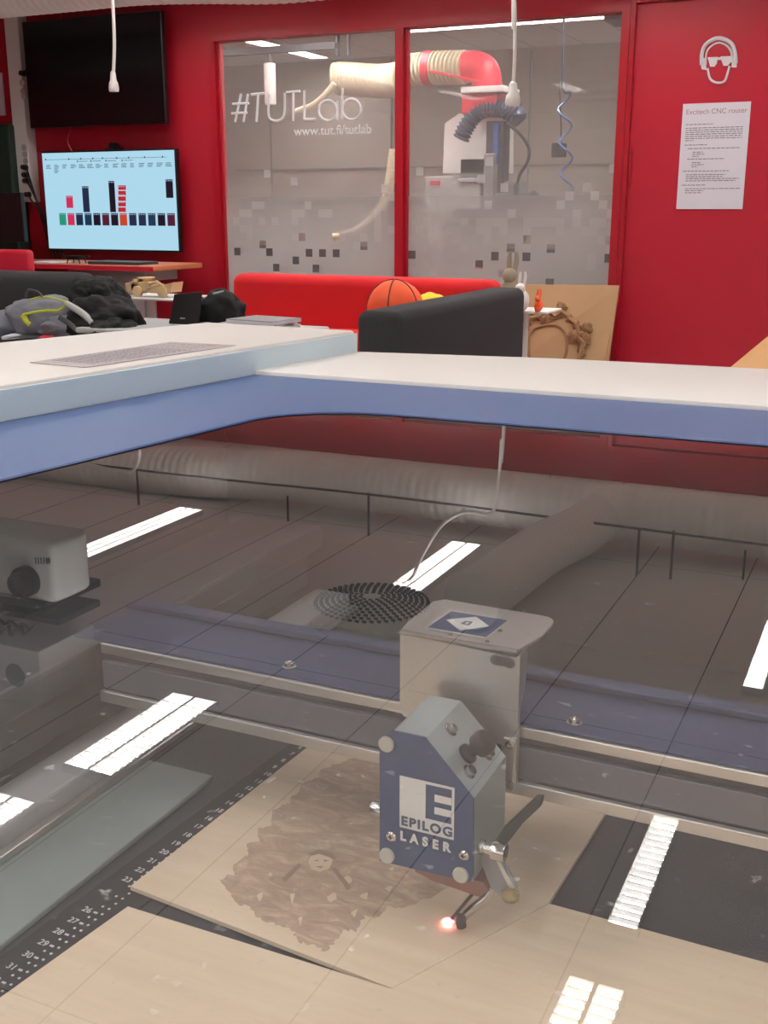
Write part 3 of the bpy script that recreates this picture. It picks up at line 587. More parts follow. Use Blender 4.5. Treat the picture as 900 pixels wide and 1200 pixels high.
for c_ in range(26):
    u = .1+c_*.034
    v_ = .1
    if u > .74 and c_ % 2: continue
    while v_ < .85:
        wv = rr.uniform(.03, .09); lt.poly([lq(u, v_), lq(u+.014, v_), lq(u+.014, min(.9, v_+wv)), lq(u, min(.9, v_+wv))]); v_ += wv+.02
lt.build('label_text', M['ink'], lab)
MB().poly([lq(.93, .62), lq(.95, .62), lq(.99, .8), lq(.97, .8)]).build('red_slash', M['redmetal'], lab)
M['led'+'w'] = mat('led_strip', (1, 1, 1), .5, emit=(1, .97, .92), es=7)
MB().box((-.45, .0765, 1.02), (.45, .084, 1.036)).build('interior_lamp', M['ledw'], lc_)
# glass
MB().poly([(x, y, ZG) for x, y in [(xl_(yn)-.006, yn-.006)]+[(x-.006, y+.006) for x, y in bot[1:-1]]+[(xe+.01, yb_+.012), (xe+.01, yn-.006)]]).build('lid_glass', M['lidglass'], lc_)
# bed
bed = MB().box((-.449, .08, bz-.03), (.47, .80, bz)).build('engraving_bed', mat('black_bed', L(40, 41, 46), .5, bump=.3, bscale=800), lc_)
ed = MB(); ed.box((-.449, .08, bz), (-.346, .50, bz+.0035), .001); ed.build('bed_side_plate', mat('greenish_grey_plate', L(128, 138, 134), .45, var=.12, vscale=14), bed)
# side rails at the left
rl = MB(); rl.box((-.50, .09, .925), (-.425, .79, .945), .003); rl.build('side_rail', M['darkgrey'], lc_)
rl = MB(); rl.box((-.48, .09, .89), (-.44, .79, .9245), .001); rl.build('rail_support', M['darkgrey'], lc_)
rl = MB(); rl.box((-.4325, .09, .8736), (-.40, .79, .888), .002); rl.build('lower_rail', M['lightgrey'], lc_)
MB().box((-.398, .09, .8736), (-.392, .79, .878), .001).build('rail_edge', M['brushed'], lc_)
# ruler
rot = math.radians(-3.8)
ruler = MB(); r0 = Vector((-.3318, .3172, bz)); ud = Vector((math.sin(-rot), math.cos(rot), 0)); pd = Vector((math.cos(rot), -math.sin(rot), 0))*1
pd = Vector((ud.y, -ud.x, 0)); st = .0096
ruler.prism([r0+pd*-.011-ud*.15, r0+pd*.02-ud*.15, r0+pd*.02+ud*.44, r0+pd*-.011+ud*.44], (0, 0, .0012))
ro = ruler.build('ruler', M['matteblack'], lc_)
nm = MB(); tk = MB()
for k in range(5, 40):
    y = r0+ud*(31-k)*st+Vector((0, 0, .0014)); R3 = Matrix((pd, ud, (0, 0, 1))).transposed()
    if k not in (24, 25):
        text_mb(str(k), .0052, Matrix.Translation(y+pd*-.0035-ud*.0018) @ R3.to_4x4(), nm, ext=.0001)
        tk.box((0, 0, 0), (.0022, .0011, .0002), mtx=Matrix.Translation(y+pd*.0032-ud*.0006) @ R3.to_4x4())
    for j, s_ in ((0, .0075), (.5, .0075), (.5, .0035)):
        c_ = y+pd*s_+ud*j*st; tk.box((0, 0, 0), (.0011, .0011, .0002), mtx=Matrix.Translation(c_) @ R3.to_4x4())
M['rulerink'] = mat('ruler_ink', L(205, 205, 205), .6)
nm.build('numbers', M['rulerink'], ro); tk.build('ticks', M['rulerink'], ro)
# plywood sheets (3 mm)
pz = bz+.0014
front_ = [(-.345, .10), (-.3112, .373), (-.1705, .3735), (-.1266, .4617), (.15, .458), (.45, .455), (.45, .10)]
back_ = [(-.3205, .3870), (-.1705, .3739), (-.1268, .4621), (-.1223, .5592), (-.119, .63), (-.3085, .63)]
shf = tag(MB().prism([(x, y, pz) for x, y in front_], (0, 0, .0022)).build('plywood_sheet', M['ply']), 'pale plywood sheet at the front of the laser bed below the wedge-shaped gap', 'plywood sheet', 'plywood sheets on the laser bed')
shb = thing('plywood_sheet', 'plywood sheet with the brown burnt picture under the laser head', 'plywood sheet', (-.22, .5, pz), 'plywood sheets on the laser bed')
MB().prism([(x, y, pz) for x, y in back_], (0, 0, .0022)).build('board', M['ply'], shb)
zz = pz+.00235
P_ = lambda x, y: AZ(x, y, zz)
eg = [(268, 1045), (255, 1030), (275, 1025), (272, 1012), (292, 1000), (288, 990), (304, 985), (300, 972), (318, 968), (322, 950), (340, 940), (352, 920), (372, 912), (382, 898), (405, 892), (440, 886), (520, 884), (560, 900), (560, 1010), (520, 1045), (470, 1065), (455, 1062), (440, 1078), (428, 1072), (415, 1092), (402, 1088), (392, 1104), (380, 1116), (372, 1108), (350, 1104), (345, 1092), (320, 1082), (300, 1076), (292, 1062), (276, 1058)]
rj = random.Random(2); eg2 = []
for k, p in enumerate(eg):
    q = eg[(k+1) % len(eg)]; n2 = 6
    for j in range(n2): eg2.append((p[0]+(q[0]-p[0])*j/n2+rj.uniform(-2.6, 2.6), p[1]+(q[1]-p[1])*j/n2+rj.uniform(-2, 2)))
def blobpoly(pts):
    out = []
    for k, p in enumerate(pts):
        q = pts[(k+1) % len(pts)]
        for j in range(3): out.append((p[0]+(q[0]-p[0])*(j+.5)/3+rj.uniform(-.9, .9), p[1]+(q[1]-p[1])*(j+.5)/3+rj.uniform(-.7, .7)))
    return out
from mathutils.geometry import delaunay_2d_cdt
v3 = [P_(*p) for p in eg2]
vo, _e, fo = delaunay_2d_cdt([v.xy for v in v3], [(k, (k+1) % len(v3)) for k in range(len(v3))], [], 1, 1e-7)[:3]
bp_ = MB(); bv = [bp_.bm.verts.new((v.x, v.y, zz)) for v in vo]
for f in fo: bp_.bm.faces.new([bv[i] for i in f])
bp_.build('burnt_picture', M['burn'], shb)
MB().poly([P_(*p)+Vector((0, 0, .0002)) for p in [(361, 1010), (364, 1004), (374, 1001), (385, 1003), (390, 1009), (386, 1018), (375, 1022), (365, 1019)]]).build('pale_patch', M['ply'], shb)
ey = MB()
for q in ([(367, 1009), (373, 1008), (373, 1010)], [(379, 1008), (386, 1009), (380, 1010.5)], [(370, 1016), (379, 1015.5), (376, 1018)]): ey.poly([P_(*p)+Vector((0, 0, .0003)) for p in q])
for q in ([(361, 1000), (374, 996), (388, 999), (395, 1008), (389, 1006), (374, 1001), (364, 1003)], [(330, 1030), (350, 1012), (354, 1014), (335, 1034)], [(392, 1016), (412, 1040), (407, 1044), (390, 1020)]): ey.poly([P_(*p)+Vector((0, 0, .00025)) for p in q])
ey.build('dark_strokes', mat('burnt_stroke', L(146, 120, 100), .8), shb)
pl = MB()
for q in ([(398, 1032), (408, 1026), (414, 1033), (402, 1038)], [(382, 1052), (392, 1046), (396, 1054), (386, 1058)], [(420, 1050), (432, 1046), (430, 1056)], [(340, 1048), (346, 1047), (342, 1062)], [(350, 1075), (355, 1074), (352, 1086)], [(300, 1050), (308, 1046), (305, 1058)], [(455, 1018), (463, 1015), (461, 1022)], [(410, 1070), (420, 1064), (416, 1076)], [(450, 1040), (462, 1038), (456, 1046)]):
    pl.poly([P_(*p)+Vector((0, 0, .0002)) for p in blobpoly(q)])
pl.build('pale_flecks', M['ply'], shb)

# gantry -----------------------------------------------------------------
gx0, gx1 = -.402, .47
ga = thing('gantry_beam', 'blue-topped aluminium beam crossing the laser bed behind the laser head', 'gantry', (0, .5, .94))
MB().box((gx0-.02, .4745, .9585), (gx1, .533, .960), .0004).build('blue_cover', M['navy'], ga)
MB().box((gx0-.02, .523, .9605), (gx1, .534, .9645), .001).build('rear_rib', M['navy'], ga)
MB().box((gx0, .4735, .9522), (gx1, .4765, .9583), .0008).build('upper_strip', M['brushed'], ga)
MB().box((gx0, .478, .924), (gx1, .528, .958)).build('core', M['darkgrey'], ga)
MB().box((gx0, .4738, .9305), (gx1, .478, .9475), .0006).build('front_face', mat('slate_bar', L(98, 100, 108), .4, metal=.3), ga)
MB().box((gx0, .4700, .9232), (gx1, .4735, .9300), .0006).build('lower_strip', M['brushed'], ga)
for (x, y) in ((708, 806), (673, 848), (339, 782)):
    p = AZ(x, y, .9605); MB().lathe([(.0038, 0), (.0038, .0008), (.0028, .001), (.0026, .003), (.0012, .0034), (.0005, .0024)], p, n=20).build('screw', M['steel'], ga, True)

# carriage -----------------------------------------------------------------
cr = thing('laser_carriage', 'laser head with blue front plate and logo hanging from the gantry', 'laser head', (-.17, .413, .88))
fy = .413; by = .456
body = [(-.1925, .909), (-.1925, .9695), (-.1875, .9745), (-.1722, .9745), (-.1490, .9505), (-.1485, .909)]
MB().prism([(x, fy, z) for x, z in body], (0, by-fy, 0)).build('head_block', M['zinc'], cr)
pl_ = [(-.194, .9082), (-.194, .9695), (-.1885, .9755), (-.1722, .9755), (-.1488, .9510), (-.1480, .9135), (-.1492, .9095)]
fp = MB().prism([(x, fy-.0018, z) for x, z in pl_], (0, .0015, 0)).build('front_plate', M['navyplate'], cr)
# logo
fyl = fy-.0022
Q = lambda x, y: AY(430+x/4.2857, 820+y/4.2857, fyl)
white_ = mat('logo_white', L(205, 205, 200), .55)
lg = MB()
o1, o2, o3, o4 = Q(166, 380), Q(441, 440), Q(440, 702), Q(168, 640)
LX0 = Q(166, 380).x; LX1 = Q(441, 440).x; LZ1 = Q(166, 380).z; LZ0 = (Q(440, 702).z+Q(168, 640).z)/2
W_ = LX1-LX0; H_ = LZ1-LZ0
def lr(u0, v0, u1, v1, m=lg, dy=0, th=.0003): m.box((LX0+u0*W_, fyl-dy, LZ0+v0*H_), (LX0+u1*W_, fyl-dy-th, LZ0+v1*H_))
lr(0, .0, 1, 1)
lg.build('logo_panel', white_, fp)
lb2 = MB(); lr(.485, .30, .955, .955, lb2, .0003, .0002); lb2.build('logo_dark', M['navyplate'], fp)
le = MB()
for v0, v1 in ((.79, .87), (.53, .61)) : pass
lr(.60+.05, .665, .955, .80, le, .0005, .0002); lr(.60+.05, .43, .955, .56, le, .0005, .0002); le.build('logo_gaps', white_, fp)
for body_, sz, z_, x_, mm, sp_ in (('EPILOG', .0063, LZ0+.045*H_+.0004, LX0+.0008, M['navyplate'], 1.2), ('LASER', .0062, LZ0-.0063, LX0+.0004, white_, 1.75)):
    cu = bpy.data.curves.new('t', 'FONT'); cu.body = body_; cu.size = sz; cu.extrude = .0001; cu.space_character = sp_; cu.offset = .00022 if body_ == 'EPILOG' else .00028
    o = bpy.data.objects.new('t', cu); C.objects.link(o); me = bpy.data.meshes.new_from_object(o.evaluated_get(bpy.context.evaluated_depsgraph_get())); bpy.data.objects.remove(o)
    ww = max(v.co.x for v in me.vertices); sc_ = (W_-.0014)/ww
    me.transform(Matrix.Translation((x_, fyl-.0005, z_)) @ WALLM.to_4x4() @ Matrix.Diagonal((sc_, 1, 1, 1))); me.materials.clear(); me.materials.append(mm)
    o = bpy.data.objects.new('logo_word', me); C.objects.link(o); attach(o, fp)
# discs & screws on the plate
for (x, y) in ((453.5, 871.5), (454, 1002), (540.5, 1024.5)):
    p = AY(x, y, fy-.002); MB().lathe([(.0037, 0), (.0037, .0012), (.0033, .0016)], p, (0, -1, 0), n=28).build('cap_screw', M['screw'], cr, True)
for (x, y) in ((458.5, 980), (543.5, 1002)):
    p = AY(x, y, fy-.002); s_ = MB().lathe([(.0026, 0), (.0026, .0005), (.0018, .0012)], p, (0, -1, 0), n=24).build('cross_screw', M['steel'], cr, True)
    MB().box((p.x-.0012, p.y-.0014, p.z-.0003), (p.x+.0012, p.y-.001, p.z+.0003)).box((p.x-.0003, p.y-.0014, p.z-.0012), (p.x+.0003, p.y-.001, p.z+.0012)).build('slot', M['black'], s_)
p = AY(447, 967, .425); MB().lathe([(.0022, 0), (.0022, .0015), (.004, .002), (.004, .0075), (.0034, .0085)], (-.1935, .4195, .929), (-1, 0, 0), n=24).build('side_thumbscrew', M['steel'], cr, True)
# screws and black knob on the slanted face
cn = Vector((.024, 0, .0232)).normalized(); cp = Vector((-.1722, 0, .9745))
for (x, y) in ((528, 855), (549, 905), (571, 884)):
    p = AP(x, y, cp, cn); s_ = MB().lathe([(.0034, 0), (.0034, .0006), (.0024, .0008), (.0024, .0028), (.0014, .0029), (.0012, .0015)], p, cn, n=20).build('socket_screw', M['steel'], cr, True)
p = AP(547, 884, cp, cn); MB().lathe([(.0048, 0), (.0048, .0015), (.003, .003), (.003, .006), (.0056, .0075), (.006, .012), (.0052, .0135)], p, cn, n=28).build('black_knob', M['black'], cr, True)
# bracket sheet
bk = MB(); by2 = .467
bk.prism([(-.2090, by2, .957), (-.2090, by2, .9985), (-.1485, by2, .9965), (-.1485, by2, .926), (-.155, by2, .926), (-.155, by2, .95), (-.2065, by2, .9545)], (0, .0016, 0))
cx_, cy_ = -.1480, .519
topz = 1.0
outl = [(-.209, .467), (-.1485, .467)]+[(-.1485+.004-.004*math.cos(a)+.0, .467) for a in ()]+[(-.1435, .49), (-.1435, .505)]+[(-.1515+.008*math.cos(a), .508+.009*math.sin(a)) for a in (PI/8, PI/4, 3*PI/8, PI/2)]+[(-.206, .5185), (-.2105, .513), (-.2105, .48)]
bk.prism([(x, y, .9988) for x, y in outl], (0, 0, .0015), bev=.0003)
bko = bk.build('bracket_sheet', M['brushed'], cr)
fl = MB(); fl.prism([(-.1485, by2, .926), (-.1485, by2, .9975), (-.1485, by2+.012, .9975), (-.1485, by2+.010, .980), (-.1485, by2+.004, .97), (-.1485, by2+.003, .926)], (.0014, 0, 0)); fl.build('side_flange', M['brushed'], cr)
e1 = MB(); e1.tube([(-.2088, by2, .9995), (-.1485, by2, .9995)], .0014, n=8, sub=1); e1.build('bend', M['steel'], bko, True)
pa = AY(581, 773, by2-.0002); pb = AY(598, 777, by2-.0002)
s1 = MB(); s1.cyl(pa+Vector((0, .0001, 0)), pa-Vector((0, .0003, 0)), .0029, n=20); s1.cyl(pb+Vector((0, .0001, 0)), pb-Vector((0, .0003, 0)), .0029, n=20); s1.box((pa.x, by2-.0005, pa.z-.0029), (pb.x, by2-.0001, pa.z+.0029)); s1.build('slot_rim', M['steel'], bko)
s2 = MB(); s2.cyl(pa, pa-Vector((0, .0005, 0)), .0023, n=20); s2.cyl(pb, pb-Vector((0, .0005, 0)), .0023, n=20); s2.box((pa.x, by2-.0007, pa.z-.0023), (pb.x, by2-.0002, pa.z+.0023)); s2.build('slot', M['darkgrey'], bko)
# flange plate with two screws at right of block
f2 = MB(); a_ = AY(590, 866, by2-.001); c_ = AY(609, 922, by2-.001); f2.box((a_.x, by2-.0015, .9262), (-.1475, by2-.0001, a_.z+.001), .0006); f2.build('clamp_strip', M['brushed'], cr)
for (x, y) in ((598, 872), (598, 920)):
    p = AY(x, y, by2-.002); MB().lathe([(.0022, 0), (.0022, .001), (.0012, .0012), (.001, .0004)], p, (0, -1, 0), n=20).build('strip_screw', M['steel'], cr, True)
# sticker
zs = topz+.0007
def ZQ(*ps): return [AZ(x, y, zs) for x, y in ps]
S1 = MB().prism(ZQ((498, 736), (528, 715), (598, 726.5), (570, 748.5)), (0, 0, .0002)).build('sticker', white_, bko)
zs += .00025; MB().prism(ZQ((501, 735.3), (529, 716.5), (595, 727.2), (569.5, 746.8)), (0, 0, .0002)).build('sticker_field', M['navyplate'], S1)
zs += .00025; MB().prism(ZQ((523, 726.5), (558, 723), (573, 734), (539, 739)), (0, 0, .0002)).build('sticker_diamond', white_, S1)
zs += .00025; MB().prism(ZQ((540, 731), (545, 728), (554, 729), (549.5, 733)), (0, 0, .0002)).build('sticker_centre', M['navyplate'], S1)
zs += .00025; MB().prism(ZQ((545, 730.8), (546.5, 729.5), (550, 729.8), (548, 731.5)), (0, 0, .0002)).build('sticker_dot', white_, S1)
for (x, y) in ((614, 717), (586, 739.5), (528, 744), (571, 752)):
    MB().lathe([(.0012, 0), (.001, .0005)], AZ(x, y, topz+.0006), n=16).build('rivet', M['steel'], bko, True)
# right bolt, lever, nozzle arm
bpx = AX(562, 992, -.148); ax_y = bpx.y; bzv = bpx.z
MB().lathe([(.0035, 0), (.0035, .0022), (.0026, .0024), (.0026, .0062), (.0044, .0064), (.0044, .0118), (.004, .0124), (.002, .0125), (.0018, .009)], (-.148, ax_y, bzv), (1, 0, 0), n=28).build('knurled_bolt', M['steel'], cr, True)
def lv(x, y, X=-.142): return AX(x, y, X)
bY = ax_y+.004
MB().prism([AY(*p, bY) for p in [(580, 985), (590, 970), (606, 955), (628, 934), (636, 934), (634, 945), (612, 966), (594, 990), (584, 996)]], (0, .003, 0), .0006).build('lever', M['black'], cr)
MB().prism([AY(*p, bY) for p in [(568, 993), (583, 996), (606, 1040), (603, 1056), (592, 1058), (575, 1040), (563, 1010)]], (0, .0015, 0), .0003).build('hanging_plate', M['grey'], cr)
MB().prism([AY(*p, bY-.001) for p in [(577, 1000), (580, 1000), (603, 1040), (598, 1043)]], (0, .001, 0)).build('plate_edge', M['brushed'], cr)
MB().blob(AY(598, 1049, bY-.001), (.004, .003, .0035), .25, 2, 3, 4).build('foot_pad', mat('resin_stained_pad', L(150, 135, 95), .6), cr, True)
MB().prism([AY(*p, fy+.012) for p in [(486, 1014), (520, 1022), (566, 1034), (574, 1044), (562, 1052), (505, 1032), (486, 1022)]], (0, .02, 0), .0005).build('lower_guard', M['copper'], cr)
MB().tube([AY(577, 1040, .428), AY(570, 1052, .426), AY(556, 1063, .424), AY(546, 1072, .423), AY(540, 1080, .422)], lambda t: .0024-.0006*t, n=12).build('air_nozzle', M['steel'], cr, True)
MB().tube([AY(541, 1073, .4215), AY(540, 1080, .421), AY(541, 1086, .421)], .0024, n=12).build('nozzle_tip', M['char'], cr, True)
MB().tube([AY(556, 1045, .43), AY(545, 1058, .43), AY(530, 1076, .43)], .0008, n=8, sub=1).build('focus_pin', M['black'], cr)
# laser spot on the wood
sp = AZ(525, 1080, pz+.004)
so = thing('laser_spot', 'glowing red-white point where the laser burns the plywood', 'laser spot', sp)
MB().blob(sp, (.0015, .0015, .001), .3, 3, 2, 1).build('core', M['sparkcore'], so)
MB().blob(sp, (.0030, .0026, .0006), .5, 3, 2, 2).build('halo', M['spark'], so)

# ================================================================ FURNITURE AND THINGS IN THE ROOM
# televisions
def rect(mb, x0, y0, x1, y1, Y, th=.004):
    a = AY(x0, y0, Y); c = AY(x1, y1, Y); mb.box((a.x, Y, min(a.z, c.z)), (c.x, Y+th, max(a.z, c.z)))
tv = thing('television', 'large switched-off black television tilted forward above the lit screen', 'television', (-5.6, 7.0, 1.81))
tb = MB(); tb.box((-6.22, 6.955, 1.80), (-4.965, 7.0, 2.55), .006); tb.build('housing', M['black'], tv)
MB().box((-6.21, 6.951, 1.81), (-4.975, 6.954, 2.54)).build('screen', M['led'], tv)
MB().box((-5.9, 7.0, 2.0), (-5.3, 7.1, 2.35)).build('wall_mount', M['black'], tv)
t2 = thing('television', 'lit television showing a pale blue timeline of coloured boxes', 'television', (-5.6, 7.0, .9))
sx0, sx1, sz0, sz1 = -6.145, -4.925, .91, 1.618; sy = 6.98
MB().box((sx0-.012, sy, sz0-.015), (sx1+.012, sy+.045, sz1+.012), .005).build('housing', M['black'], t2)
scr = MB().box((sx0, sy-.003, sz0), (sx1, sy-.001, sz1)).build('screen', M['scr'], t2)
MB().box((-5.8, sy+.045, 1.1), (-5.3, 7.1, 1.4)).build('wall_mount', M['black'], t2)
# content in zoom coords (178..722, 62..455) of zoomed crop -> uv
def uv(x, y):
    vt = (y-62)/(455-62); xl = 178+vt*28; xr = 718+vt*22; u = (x-xl)/(xr-xl); return sx0+u*(sx1-sx0), sz1-vt*(sz1-sz0)
scb = {}
def blk(x0, y0, x1, y1, k, lift=0):
    a = uv(x0, y0); c = uv(x1, y1); scb.setdefault((k, lift if lift or k == 'text' else (x0, y0)), MB()).box((a[0], sy-.004-lift*.001, a[1]), (c[0], sy-.0035-lift*.001, c[1]))
blk(250, 307, 282, 357, 'green'); blk(286, 307, 318, 357, 'pink'); blk(280, 236, 312, 286, 'pink')
for k, c in enumerate(('navy', 'teal', 'black', 'maroon', 'black')): blk(322+36.5*k, 307, 354+36.5*k, 357, c)
blk(504, 307, 536, 357, 'orange')
for k, c in enumerate(('navy', 'navy', 'teal', 'black', 'maroon')): blk(542+38*k, 307, 574+38*k, 357, c)
blk(348, 198, 382, 303, 'navy'); blk(458, 178, 490, 303, 'black'); blk(686, 175, 718, 247, 'black')
for k in range(5): blk(498, 196+22*k, 530, 214+22*k, 'red')
for x0, y0, w in [(250, 310, 28), (286, 310, 28), (280, 239, 28), (348, 201, 30), (458, 181, 28), (498, 199, 28), (498, 232, 28), (498, 262, 28), (686, 178, 28), (504, 310, 28)]+[(322+36.5*k, 310, 28) for k in range(5)]+[(542+38*k, 310, 28) for k in range(5)]:
    for j in range(3): blk(x0+2+j*9, y0, x0+8+j*9, y0+4, 'pale', 1)
blk(192, 88, 690, 89.5, 'text')
for x in (192, 292, 342, 392, 432, 490, 538, 602, 672): blk(x, 84, x+5, 91, 'text', 1)
for x in (328, 384, 446, 512): blk(x, 94, x+5, 101, 'text', 1); blk(x+8, 97, x+44, 99, 'text')
for k in range(15):
    for j in range(3 if k != 1 else 6): blk(196+35*k, 110+j*6, 196+35*k+random.uniform(14, 27), 112.5+j*6, 'text')
for (k, l_), mbx in scb.items(): mbx.build('timeline_text' if k in ('text', 'pale') else 'timeline_block', M['s_'+k], scr)
cam_ = MB().cyl((-5.5, 7.0, 1.66), (-5.5, 7.06, 1.66), .025).box((-5.54, 6.98, 1.63), (-5.46, 7.1, 1.645)); tag(cam_.build('webcam', M['black']), 'small black camera above the lit television', 'camera')
cb1 = MB().tube([(-5.95, 7.08, 2.62), (-5.96, 7.07, 2.5)], .006, n=6, sub=1).tube([(-5.93, 7.07, 1.8), (-5.95, 7.05, 1.7), (-5.9, 7.06, 1.6)], .006, n=6)
tag(cb1.build('television_cable', M['redmetal']), 'thin cable running between the two televisions', 'cable')
# power strip column
pc = thing('socket_column', 'pale vertical socket column on the red wall left of the televisions', 'socket column', (-6.36, 7.05, 0))
MB().box((-6.435, 7.0, 1.26), (-6.30, WY, CZ), .006).build('trunking', M['white'], pc)
for (x, y) in ((29, 173), (30, 181), (31, 189), (32, 197), (33, 206), (33, 212), (27, 97), (28, 107), (29, 113)):
    p = AY(x-1, y, 7.0); s_ = MB().lathe([(.024, 0), (.024, .003), (.018, .003), (.018, .001)], p, (0, -1, 0), n=20).build('socket', M['lightgrey'], pc, True)
pg = [AY(x, y, 6.98) for x, y in ((29, 196), (30, 205), (31, 212), (33, 228), (27, 86))]
for k, p in enumerate(pg):
    tail = [Vector(p), Vector(p)+Vector((.05, -.02, -.05)), Vector((-6.2+.03*k, 7.02, 1.0)), Vector((-6.15+.04*k, 7.03, .75))] if k < 4 else [Vector(p), Vector(p)+Vector((.08, 0, .06)), Vector((-6.22, 7.0, 2.25))]
    o = thing('plug', ['black plug in the column, topmost of the lower four', 'black plug in the column, second of the lower four', 'black plug in the column, third of the lower four', 'black plug at the foot of the socket column', 'black plug high on the socket column beside the black television'][k], 'plug', p, 'black plugs in the socket column')
    MB().cyl(p+Vector((0, .015, 0)), p-Vector((0, .03, 0)), .022, .018).build('body', M['black'], o, True); MB().tube(tail, .006, n=6).build('cord', M['matteblack'], o)
a = AY(22, 200, 7.05); MB().box((a.x-.05, 7.04, a.z-.16), (a.x+.04, WY, a.z+.1), .005).build('side_box', M['lightgrey'], pc)
a = AY(-8, 145, 6.9); c = AY(12, 225, 6.9)
tag(MB().box((a.x-.3, 6.94, 0), (c.x, 7.09, a.z), .02).build('locker', M['green']), 'dark green cabinet at the left edge against the red wall', 'cabinet')
a = AY(0, 85, 7.08); c = AY(5, 135, 7.08); tag(MB().box((a.x-.2, 7.09, c.z), (c.x, WY-.001, a.z)).build('notice', M['paper']), 'white paper notice on the wall at the far left edge', 'notice')
# desk with monitor
dk = thing('desk', 'standing desk with wooden top below the lit television', 'desk', (-5.3, 6.8, 0))
dz_ = .83; fe = AY(140, 314, 6.35)
MB().box((-7.0, 6.32, dz_-.035), (-4.68, 6.92, dz_), .006).build('desk_top', M['deskedge'], dk)
MB().box((-7.0, 6.313, dz_-.036), (-4.674, 6.32, dz_-.004), .002).build('red_edge', M['redmetal'], dk)
MB().box((-5.15, 6.45, .0), (-4.98, 6.75, dz_-.1), .004).build('leg', M['lightgrey'], dk); MB().box((-5.5, 6.42, dz_-.11), (-4.82, 6.8, dz_-.036), .004).build('under_beam', M['lightgrey'], dk)
MB().box((-6.85, 6.45, .0), (-6.7, 6.75, dz_-.036), .004).build('leg', M['lightgrey'], dk)
mo = thing('monitor', 'black monitor standing on the desk at the left edge', 'monitor', (-6.3, 6.6, dz_))
a = AY(-20, 226, 6.55); c = AY(30, 284, 6.55); MB().box((a.x-.15, 6.54, c.z), (c.x, 6.58, a.z), .006).build('panel', M['black'], mo)
MB().box((-6.45, 6.6, dz_), (-6.38, 6.63, 1.2)).box((-6.55, 6.5, dz_), (-6.28, 6.7, dz_+.012)).build('stand', M['black'], mo)
a = AZ(115, 302, dz_+.01); MB  # papers and drone on desk
dr_ = thing('toy_drone', 'small dark gadget on legs standing on the desk', 'gadget', AZ(80, 305, dz_)); p = Vector((-5.42, 6.42, dz_))
t = MB(); t.box((p.x-.05, p.y-.04, p.z+.035), (p.x+.06, p.y+.04, p.z+.05), .005).box((p.x-.08, p.y-.05, p.z+.048), (p.x+.09, p.y-.03, p.z+.056)).box((p.x-.08, p.y+.03, p.z+.048), (p.x+.09, p.y+.05, p.z+.056)); t.build('body', M['matteblack'], dr_)
t = MB()
for s_ in (-.04, .05): t.tube([(p.x+s_, p.y-.03, p.z+.04), (p.x+s_*1.3, p.y-.035, p.z+.002)], .004, n=6, sub=1); t.tube([(p.x+s_, p.y+.03, p.z+.04), (p.x+s_*1.3, p.y+.035, p.z+.002)], .004, n=6, sub=1)
t.build('legs', M['matteblack'], dr_)
tag(MB().box((-5.3, 6.4, dz_), (-4.85, 6.62, dz_+.02), .004).build('flat_laptop', M['darkgrey']), 'closed dark laptop lying on the standing desk', 'laptop')
tag(MB().box((-5.85, 6.38, dz_), (-5.62, 6.6, dz_+.006)).build('paper_sheets', M['paper']), 'white papers at the left of the standing desk', 'papers')
rc = thing('red_chair', 'red chair back behind the dark sofa at the left edge', 'chair', (-5.75, 5.9, 0))
a = AY(-8, 292, 5.95); c = AY(38, 318, 5.95); MB().box((c.x-.42, 5.93, .45), (c.x, 5.99, a.z), .028, 4).build('backrest', M['redmetal'], rc, True)
MB().box((c.x-.42, 5.55+.38, .42), (c.x, 6.3, .46), .015).build('seat', M['redmetal'], rc, True)
for (x, y) in ((-.38, 6.0), (-.04, 6.0), (-.38, 6.25), (-.04, 6.25)): MB().tube([(c.x+x, y, .42), (c.x+x, y, 0)], .012, n=8, sub=1).build('leg', M['steel'], rc)
# left dark sofa
ls = thing('dark_sofa', 'charcoal fabric sofa at the left carrying the bag and jacket', 'sofa', (-5.6, 5.4, 0))
MB().box((-7.2, 5.45, .0), (-4.6, 5.67, .825), .07, 5).build('backrest', M['dkfab'], ls, True)
MB().box((-7.2, 4.75, .0), (-4.5, 5.47, .46), .04, 4).build('seat', M['dkfab'], ls, True)
# backpack
bp = thing('backpack', 'grey backpack with lime trim lying on the dark sofa', 'backpack', (-4.75, 5.2, .46))
bc = AY(48, 372, 5.15)
MB().blob((bc.x-.0, 5.2, .56), (.27, .17, .15), .16, 1.4, 5, 3, flat=.462).blob((bc.x-.30, 5.12, .52), (.16, .14, .1), .16, 1.5, 4, 8, flat=.462).blob((bc.x+.19, 5.14, .53), (.17, .13, .09), .18, 1.6, 5, 12, flat=.462).build('bag_body', M['bagfab'], bp, True, 180)
def BP(x, y, Y=5.03): return AY(x, y, Y)
MB().tube([BP(27, 369), BP(40, 366), BP(55, 364), BP(68, 364), BP(75, 359), BP(77, 353)], .008, n=8).tube([BP(27, 369), BP(31, 376), BP(36, 381)], .018, n=8).tube([BP(35, 352), BP(48, 348), BP(66, 350), BP(77, 354)], .005, n=6).build('lime_trim', M['lime'], bp, True)
MB().tube([BP(70, 372, 5.0), BP(82, 380, 5.0), BP(92, 388, 5.0), BP(108, 392, 5.0)], .016, n=8).tube([BP(30, 348), BP(33, 340), BP(44, 342), BP(50, 348)], .007, n=6).build('strap', M['darkgrey'], bp, True)
MB().tube([BP(78, 356), BP(92, 364), BP(102, 372), BP(110, 382)], .02, n=8).build('pale_strap', M['lightgrey'], bp, True)
